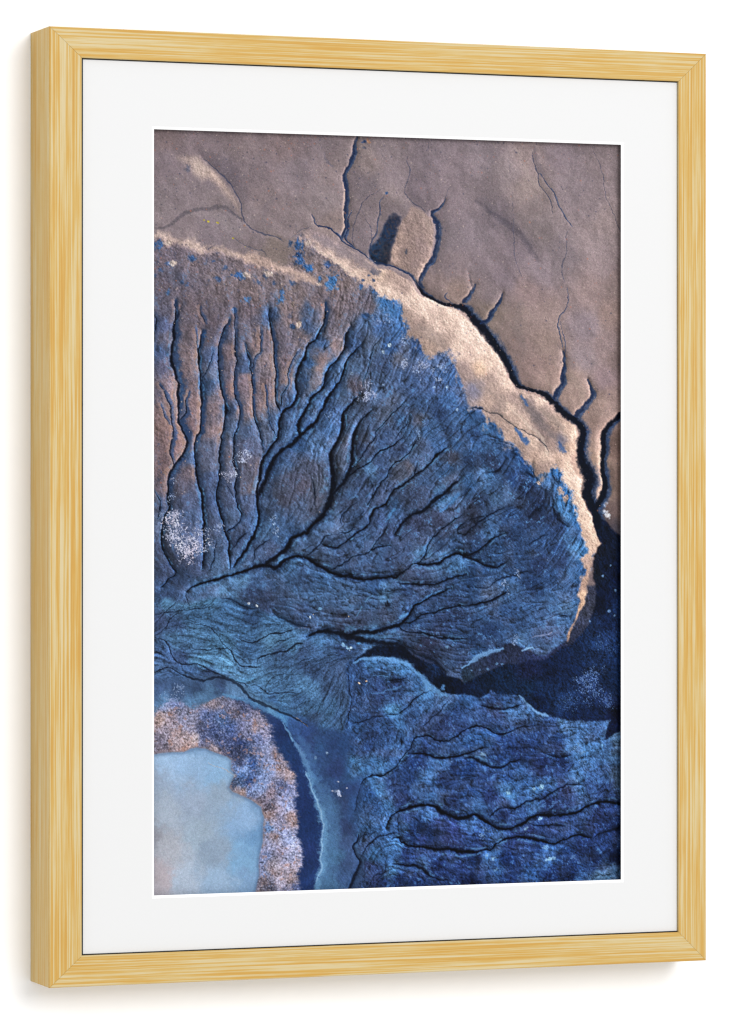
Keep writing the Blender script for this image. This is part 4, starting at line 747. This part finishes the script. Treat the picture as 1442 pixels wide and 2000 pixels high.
    img = img * (1 - h) + (img.mean(-1, keepdims=True) * np.array([0.92, 0.98, 1.28])) * h
    org = (sstep(0.2, 0.75, fbm(X / 11, Y / 9, 261, 3) + .12 * rf) * M['reeds'] * 0.5)[..., None]
    img = img * (1 - org) + np.array([0.68, 0.52, 0.47]) * (0.95 + 0.08 * rf[..., None]) * org
    lil = (sstep(0.5, 1.7, .5 * rf + .5 * g2 + 1.4 * fbm(X / 8, Y / 8, 271, 4, .7)) * M['reeds'] * 0.36)[..., None]
    img = img * (1 - lil) + np.array([0.64, 0.67, 0.77]) * lil
    bs = (sstep(0.30, 0.70, fbm(X / 11, Y / 13, 281, 4, 0.7) - .1 * relief_sand) * M['bowl'] * warm * 0.5)[..., None]
    img = img * (1 - bs) + np.array([0.27, 0.33, 0.47]) * bs
    bump = shade(blur(fbm(X / 9, Y / 9, 551, 5, 0.62), .6)); bz = M['bowl'] * warm * (1 - sstep(270, 390, Y + 0.10 * X))
    img = img * (1 + (bz * .09 * np.tanh(bump))[..., None])
    # rusty gravel in the hollow
    hs = (sstep(-.1, 1.0, g2 + 1.0 * mo2 + .6 * rag - .1) * M['hollow'] * 0.6)[..., None]; img = img * (1 - hs) + np.array([0.36, 0.33, 0.39]) * hs
    hs = (sstep(-.25, .5, mot + .6 * rag) * M['hollow'] * 0.85)[..., None]; img = img * (1 - hs) + np.array([0.10, 0.15, 0.27]) * hs
    img = img * (1 - .16 * (M['southeast'])[..., None] * np.array([.24, .13, -0.05]))
    img = img * (1 - .34 * M['hollow'][..., None] * np.array([.6, .8, 1.0]))
    # ---- patches below the channels
    def blob(h, r, a, asp, px, py, k=1.0):
        R = r * 2.2 * max(asp, 1 / asp) + 16
        j0 = max(0, int((px - R) * SU)); j1 = min(PW, int((px + R) * SU) + 1); i0 = max(0, int((py - R) * SU)); i1 = min(PH, int((py + R) * SU) + 1)
        if j1 <= j0 or i1 <= i0: return
        sl = (slice(i0, i1), slice(j0, j1)); s = asp ** 0.5
        d = np.hypot((X[sl] + k * wx[sl] - px) / s, (Y[sl] + k * wy[sl] - py) * s) / r
        big = min(1.0, 0.35 + r / 7)
        d = d + big * (1.1 * rag[sl] + 0.6 * mo2[sl] + 0.4 * mot[sl])
        m = (sstep(1.35, 0.35, d) * a)[..., None]
        img[sl] = img[sl] * (1 - m) + (0.86 * hexrgb(h) + 0.14 * hexrgb(h).mean()) * m * np.clip(1 + 0.06 * grain[sl][..., None] + 0.25 * mo2[sl][..., None] + big * .12 * relief_sand[sl][..., None], 0.4, 1.5)
    for h, r, a, asp, s in PATCHES:
        for p in pts(s): blob(h, r, a, asp, p[0], p[1], 1.0 if r > 4 else 0.5)
    # pale strips
    Xl = X + wx; Yl = Y + wy
    for h, w, a, s in LIGHT_LINES:
        A, W = smooth_line(pts(s), w)
        r = line_field(A, W, Xl if w > 2.2 else X + wc, Yl if w > 2.2 else Y + wd, w * 1.6 + 14)
        if r is None: continue
        sl, f = r
        m = sstep(0.9, 0.1, f + ((0.45 * mo2[sl] + .3 * rag[sl]) if w > 2.2 else 0)) * a
        m = m[..., None]; img[sl] = img[sl] * (1 - m) + hexrgb(h) * m * np.clip(1 + 0.12 * mo2[sl][..., None] + 0.04 * grain[sl][..., None], .6, 1.4)
    # ---- channels: valley relief first, then the blue shade, then the black cores
    hgt = np.zeros(X.shape); core = np.zeros(X.shape); glow = np.zeros(X.shape); lit = np.zeros(X.shape); soften = np.zeros(X.shape); tint = np.zeros(X.shape); rim = np.zeros(X.shape); flank = np.zeros(X.shape)
    Xc = X + wc + 0.8 * wx; Yc = Y + wd + 0.8 * wy
    gain = dict(t=0.95, f=1.7, b=1.7, r=0.5)
    for cl, w, s, p in CHANNELS:
        A, W = smooth_line(pts(p), w)
        r = line_field(A, W, Xc, Yc, W.max() * 5 + 20)
        if r is None: continue
        sl, f = r
        # fades in from its upstream end
        e0 = np.hypot(X[sl] - A[0, 0], Y[sl] - A[0, 1]); e1 = np.hypot(X[sl] - A[-1, 0], Y[sl] - A[-1, 1])
        fade = np.clip(0.25 + e0 / (26 if W[0] < 5 else 4), 0, 1) * (np.clip(0.4 + e1 / 10, 0, 1) if W[-1] < 5 else 1)
        if cl in 'bf': fade = fade * np.clip(1.1 + 0.35 * rag2[sl] + .2 * mot[sl], 0.6, 1)
        wob1 = 0.16 * mo2[sl] + 0.12 * mot[sl]
        ck = sstep(0.72 if cl in 'bf' else 0.66, 0.10 if cl in 'bf' else 0.2, f + wob1) * s * fade * (1.0 if cl == 't' else .93)
        upd = ck > core[sl]
        tint[sl] = np.where(upd, 1.0 if (cl == 't' and w < 9) else 0.0, tint[sl])
        core[sl] = np.maximum(core[sl], ck)
        k = 1.5 if cl == 't' else 2.3
        wide = np.exp(-(f / k)) * s * gain[cl] * min(1.0, w / 5.0)
        hgt[sl] = np.minimum(hgt[sl], -wide * min(W.mean(), 9) * 1.4)
        if cl in 'bf': soften[sl] = np.maximum(soften[sl], sstep(1.9, 0.2, f + 1.6 * wob1) * s * fade * .78)
        if cl in 'bf' and s > .6:
            rim[sl] = np.maximum(rim[sl], np.exp(-((f - 1.25) / 0.45) ** 2) * sstep(-0.1, 0.55, rag2[sl] + .5 * rag[sl] + .4 * mo2[sl]) * s)
        if cl in 'tf':
            r2 = line_field(A + np.array([0.85, 0.15]) * np.minimum(W, 12)[:, None] * (0.85 if cl == 't' else 1.5), W * (0.75 if cl == 't' else 2.2), Xc, Yc, W.max() * 3 + 14)
            if r2 is not None and s > 0.5:
                sl2, fq = r2; glow[sl2] = np.maximum(glow[sl2], sstep(1.0, 0.1, fq + 0.3 * mo2[sl2] + (.2 if cl == 't' else .5) * rag[sl2] + (0 if cl == 't' else .5) * rag2[sl2]) * s * (0.8 if cl == 't' else 0.85))
        if cl == 'f' and s > .5:
            r4 = line_field(A - np.array([1.0, 0.1]) * np.maximum(W, 3)[:, None] * 1.35, np.maximum(W, 3) * 1.7, Xc, Yc, W.max() * 3 + 14)
            if r4 is not None:
                sl4, fq = r4; flank[sl4] = np.maximum(flank[sl4], sstep(1.0, 0.1, fq + .35 * mo2[sl4] + .3 * rag[sl4]) * s)
        r3 = line_field(A - np.array([0.75, 0.22]) * W[:, None] * 0.8, W * 0.7, Xc, Yc, W.max() * 3 + 14)
        if r3 is not None and s > 0.4:
            sl3, fq = r3; lit[sl3] = np.maximum(lit[sl3], sstep(1.0, 0.1, fq + .3 * mo2[sl3]) * s * dict(t=.65, f=.8, b=.45, r=.15)[cl])
    hb = blur(hgt, 1.5)
    soften = soften * (1 - .7 * rim)
    gy, gx = np.gradient(hb, 1 / SU)
    sh = np.tanh(-(gx * 0.9 + gy * -0.42) * 1.25)   # printed relief: sun low on the right
    sf = (soften * (1 - 0.5 * warm))[..., None]
    img = img * (1 - sf) + img * np.array([0.46, 0.54, 0.62]) * sf
    g = (glow * (0.25 + 0.75 * warm))[..., None]
    img = img * (1 - g) + (np.array([0.150, 0.285, 0.490]) * (1 + 0.3 * mo2[..., None] + .05 * grain[..., None])) * g
    img = img * np.clip(1 + 0.40 * np.maximum(sh, 0) + 0.52 * np.minimum(sh, 0), 0.3, 1.6)[..., None]
    wb = (np.maximum(-sh, 0) * warm * M['bowl'] * .7)[..., None]; img = img * (1 - wb) + np.array([0.20, 0.29, 0.44]) * wb
    fk = (flank * (1 - core) * warm * M['bowl'] * (1 - .75 * glow) * .72)[..., None]
    img = img * (1 - fk) + np.array([0.640, 0.520, 0.475]) * (1 + .06 * grain[..., None] + .10 * mo2[..., None]) * fk
    rm = (rim * (1 - core) * (cool + M['southeast']) * .55)[..., None]
    img = img * (1 - rm) + np.array([0.33, 0.52, 0.70]) * (1 + .2 * mo2[..., None]) * rm
    lt = (lit * (1 - core) * (1 - 0.6 * M['deep']))[..., None]
    litc = np.where((warm > 0.5)[..., None], img * 1.16 + np.array([0.06, 0.04, 0.03]), img * 1.25 + np.array([0.02, 0.04, 0.06]))
    img = img * (1 - lt) + litc * lt
    cc = core[..., None]
    cd = np.array([0.030, 0.058, 0.120]) * (1 - tint[..., None]) + np.array([0.10, 0.17, 0.31]) * tint[..., None]
    img = img * (1 - cc) + cd * (0.8 + 0.5 * np.abs(mo2[..., None])) * cc
    # ---- salt crust: clustered pale specks
    spk = blur(rnd.randn(PH, PW), 0.55) * 1.75
    for h, r, a, s in SALT:
        for px, py in [q[:2] for q in pts(s)]:
            R = r * 1.7
            j0 = max(0, int((px - R) * SU)); j1 = min(PW, int((px + R) * SU) + 1); i0 = max(0, int((py - R) * SU)); i1 = min(PH, int((py + R) * SU) + 1)
            if j1 <= j0 or i1 <= i0: continue
            sl = (slice(i0, i1), slice(j0, j1))
            d = np.hypot(X[sl] + 2.2 * wx[sl] + cx[sl] - px, Y[sl] + 2.2 * wy[sl] + cy[sl] - py) / r
            env = sstep(1.4, 0.15, d + 0.4 * mot[sl] + .5 * rag[sl]) * a
            hz = (env * .10)[..., None]; img[sl] = img[sl] * (1 - hz) + hexrgb(h) * hz
            m = (sstep(0.9 - 2.1 * env, 1.7 - 2.1 * env, spk[sl] * 0.62 + 0.55 * mo2[sl] + .7 * crisp[sl]) * sstep(0, .15, env) * 0.62)[..., None]
            img[sl] = img[sl] * (1 - m) + hexrgb(h) * (0.92 + 0.05 * grain[sl][..., None]) * m
    # ---- grit: dark pits and pale or rusty pebbles on the upper flats
    wt = M['taupe'] + 0.7 * M['crest'] + 1.6 * M['bowl'] * warm + 0.4 * M['ridge']
    for k in range(3400):
        px = rnd.rand() * 1000; py = rnd.rand() ** 1.5 * 900
        i = min(PH - 1, int(py * SU)); j = min(PW - 1, int(px * SU))
        if rnd.rand() > wt[i, j] * (1.0 if px < 520 or py > 330 else .6): continue
        t = rnd.rand(); s = 0.5 + 0.9 * rnd.rand() ** 3
        c = np.array([0.24, 0.25, 0.34]) if t < .5 else (np.array([0.80, 0.72, 0.68]) if t < .82 else np.array([0.72, 0.45, 0.36]))
        a = 0.25 + 0.5 * rnd.rand()
        R = int(s * 2) + 1
        i0, i1, j0, j1 = max(0, i - R), min(PH, i + R + 1), max(0, j - R), min(PW, j + R + 1)
        dd = np.hypot(jj[i0:i1, j0:j1] - j, ii[i0:i1, j0:j1] - i)
        m = (np.exp(-(dd / s) ** 2) * a)[..., None]
        img[i0:i1, j0:j1] = img[i0:i1, j0:j1] * (1 - m) + c * m
    e = (np.exp(-((pond_d - 2) / 3.5) ** 2) * 0.35)[..., None]      # darker waterline round the pond
    img = img * (1 - e) + np.array([0.27, 0.36, 0.50]) * e
    lc = (cool + M['southeast'] + .6 * M['braid'] + .4 * M['reeds'])[..., None]; img = img + .34 * lc * (img - blur(img, 9))
    # crisp print: a little unsharp masking, as the photograph has
    img = img + 0.45 * (img - blur(img, 1.3))
    img = img * (1 + 0.015 * grain[..., None]) + 0.005 * rnd.randn(PH, PW, 3)
    return np.clip(img, 0.0, 1.0)

# ------------------------------------------------------------------ the wall behind
wall_m = plain('white_wall_paint', (0.93, 0.93, 0.93), 0.9, 0.1, 0.006, 60.0, 0.0)
S = 3.0
me = bpy.data.meshes.new('wall')
yb = (FD + 0.5) * U
me.from_pydata([(-S, yb, -S), (S, yb, -S), (S, yb, S), (-S, yb, S), (-S, yb + .1, -S), (S, yb + .1, -S), (S, yb + .1, S), (-S, yb + .1, S)], [],
               [(0, 1, 2, 3), (4, 7, 6, 5), (0, 4, 5, 1), (1, 5, 6, 2), (2, 6, 7, 3), (3, 7, 4, 0)])
wall = link('wall', me, wall_m); wall['kind'] = 'structure'

# ------------------------------------------------------------------ the framed picture
pic = bpy.data.objects.new('framed_picture', None); COL.objects.link(pic)
pic.location = (0, 0, 0); pic.empty_display_size = 0.05
pic['label'] = 'blue and taupe aerial landscape print in a pale striped wooden frame on white wall'
pic['category'] = 'framed picture'

BX, BZ = 64.5, 59.7               # rail widths: uprights, crosspieces
wood_m = wood()
IX0, IX1, IZ0, IZ1 = 66.0, 1352.3, -878.6, 880.4
def rail(side, seed):
    """one mitred length of moulding: section across (0 outer .. 1 inner) and depth, swept between two mitres"""
    sec = [(0.0, FD), (0.0, 2.2), (0.010, 0.9), (0.030, 0.0), (0.972, 0.0), (0.992, 0.5), (1.0, 1.6), (1.0, 40.0), (0.80, 40.0), (0.80, FD)]
    def pt(t, dep, end):
        g = 0.25                   # hairline at the mitre
        xl, xr, zb, zt = IX0 * t, FW + (IX1 - FW) * t, -FH / 2 + (IZ0 + FH / 2) * t, FH / 2 + (IZ1 - FH / 2) * t
        if side == 'L': return (xl, dep, (zt - g) if end else (zb + g))
        if side == 'R': return (xr, dep, (zt - g) if end else (zb + g))
        if side == 'T': return ((xr - g) if end else (xl + g), dep, zt)
        return ((xr - g) if end else (xl + g), dep, zb)
    n = len(sec)
    V = []; Ft = []; UV = []
    acc = [0.0]
    bw = IX0 if side in 'LR' else FH / 2 - IZ1
    for k in range(1, n):
        acc.append(acc[-1] + math.hypot((sec[k][0] - sec[k - 1][0]) * bw, sec[k][1] - sec[k - 1][1]))
    segs = 24
    for i in range(segs + 1):
        f = i / segs
        for t, d in sec:
            a = np.array(pt(t, d, 0)); b = np.array(pt(t, d, 1)); V.append(tuple(a + (b - a) * f))
    def uvof(i, k):
        p = V[i * n + k]; al = p[2] if side in 'LR' else p[0]
        return (al + seed * 3000.0, acc[k] + seed * 517.0)
    me = bpy.data.meshes.new('frame_rail')
    loops = []
    for i in range(segs):
        for k in range(n):
            k2 = (k + 1) % n
            Ft.append((i * n + k, i * n + k2, (i + 1) * n + k2, (i + 1) * n + k)); loops.append([(i, k), (i, k2), (i + 1, k2), (i + 1, k)])
    Ft.append(tuple(range(n))); loops.append([(0, k) for k in range(n)])
    Ft.append(tuple(segs * n + k for k in range(n))); loops.append([(segs, k) for k in range(n)])
    me.from_pydata([W(*v) for v in V], [], Ft)
    lay = me.uv_layers.new(name='grain')
    q = 0
    for p, lp in zip(me.polygons, loops):
        for (i, k) in lp:
            lay.data[q].uv = uvof(i, k); q += 1
    bm = bmesh.new(); bm.from_mesh(me); bmesh.ops.recalc_face_normals(bm, faces=bm.faces); bm.to_mesh(me); bm.free()
    return link('frame_rail', me, wood_m, pic)
for i, sd in enumerate('LTRB'):
    rail(sd, i + 1)

def ring(name, outer, inner, y0, y1, m, parent, back=None):
    """flat rectangular ring, outer/inner = (x0, x1, z0, z1); front at y0, inner edge slopes to y1"""
    (a0, a1, b0, b1), (c0, c1, d0, d1) = outer, inner
    O = [(a0, b0), (a1, b0), (a1, b1), (a0, b1)]; I = [(c0, d0), (c1, d0), (c1, d1), (c0, d1)]
    V = [(x, y0, z) for x, z in O] + [(x, y1, z) for x, z in I]; F = []
    for k in range(4):
        F.append((k, (k + 1) % 4, 4 + (k + 1) % 4, 4 + k))
    return box_faces(name, V, F, m, parent)

# black rebate lip just inside the wood
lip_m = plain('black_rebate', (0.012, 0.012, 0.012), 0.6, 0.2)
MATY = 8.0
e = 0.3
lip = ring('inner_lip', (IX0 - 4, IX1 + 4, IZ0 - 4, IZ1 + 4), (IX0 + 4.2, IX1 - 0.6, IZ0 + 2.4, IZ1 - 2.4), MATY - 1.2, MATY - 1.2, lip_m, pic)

# window mat: a solid sheet of board with a bevelled opening
mat_m = plain('white_mat_board', lin('f5f5f5', 1.0 / LIGHT), 0.85, 0.15, 0.004, 900.0, 0.0)
core_m = plain('white_board_core', (0.97, 0.97, 0.97), 0.9, 0.1)
OX0, OX1, OZ0, OZ1 = 217.9, 1226.8, -766.8, 746.2     # opening of the mat
QX0, QX1, QZ0, QZ1 = 222.4, 1233.1, -768.2, 747.5     # picture area on the sheet
BEV = 5.0
PRY = 26.0                          # the print lies behind the opening
HX = (OX0 - BEV, OX1 + BEV, OZ0 - BEV, OZ1 + BEV)
mat = ring('mat_board', (IX0 - 12, IX1 + 12, IZ0 - 12, IZ1 + 12), HX, MATY, MATY, mat_m, pic)
bev = ring('bevel_edge', HX, (OX0, OX1, OZ0, OZ1), MATY, MATY + 4, core_m, mat)

# ------------------------------------------------------------------ the print sheet: colours worked out point by point above, carried by a fine grid
rgb = paint()
EDGE = 12
rgb = np.pad(rgb, ((EDGE, EDGE), (EDGE, EDGE), (0, 0)), mode='edge')
h, w = rgb.shape[:2]
px = QX0 + (np.arange(w) - EDGE + 0.5) / PW * (QX1 - QX0)
pz = QZ1 - (np.arange(h) - EDGE + 0.5) / PH * (QZ1 - QZ0)
gx, gz = np.meshgrid(px, pz)
co = np.empty((h * w, 3), np.float32)
co[:, 0] = ((gx - FW / 2) * U).ravel(); co[:, 1] = PRY * U; co[:, 2] = (gz * U).ravel()
idx = np.arange(h * w).reshape(h, w)
quad = np.stack([idx[:-1, :-1], idx[1:, :-1], idx[1:, 1:], idx[:-1, 1:]], -1).reshape(-1, 4)
me = bpy.data.meshes.new('art_print')
me.vertices.add(h * w); me.vertices.foreach_set('co', co.ravel())
me.loops.add(quad.size); me.loops.foreach_set('vertex_index', quad.ravel().astype(np.int32))
me.polygons.add(len(quad)); me.polygons.foreach_set('loop_start', np.arange(0, quad.size, 4, dtype=np.int32))
try: me.polygons.foreach_set('loop_total', np.full(len(quad), 4, np.int32))
except Exception: pass
me.update(calc_edges=True)
ca = me.color_attributes.new('ink', 'FLOAT_COLOR', 'POINT')
rgba = np.ones((h * w, 4), np.float32); rgba[:, :3] = (s2l(rgb) / LIGHT).reshape(-1, 3)
ca.data.foreach_set('color', rgba.ravel())
pm, N, Lk, P = mat_new('matt_photo_paper')
P.inputs['Roughness'].default_value = 0.6; P.inputs['Specular IOR Level'].default_value = 0.06
at = N.new('ShaderNodeAttribute'); at.attribute_name = 'ink'
Lk.new(at.outputs['Color'], P.inputs['Base Color'])
link('art_print', me, pm, pic)

# stiff back of the frame
box_faces('backing_board', [(54, 30, -892), (1362, 30, -892), (1362, 30, 892), (54, 30, 892), (54, 37, -892), (1362, 37, -892), (1362, 37, 892), (54, 37, 892)],
          [(0, 1, 2, 3), (4, 7, 6, 5), (0, 4, 5, 1), (1, 5, 6, 2), (2, 6, 7, 3), (3, 7, 4, 0)], plain('grey_board', (0.35, 0.33, 0.30), 0.9, 0.1), pic)
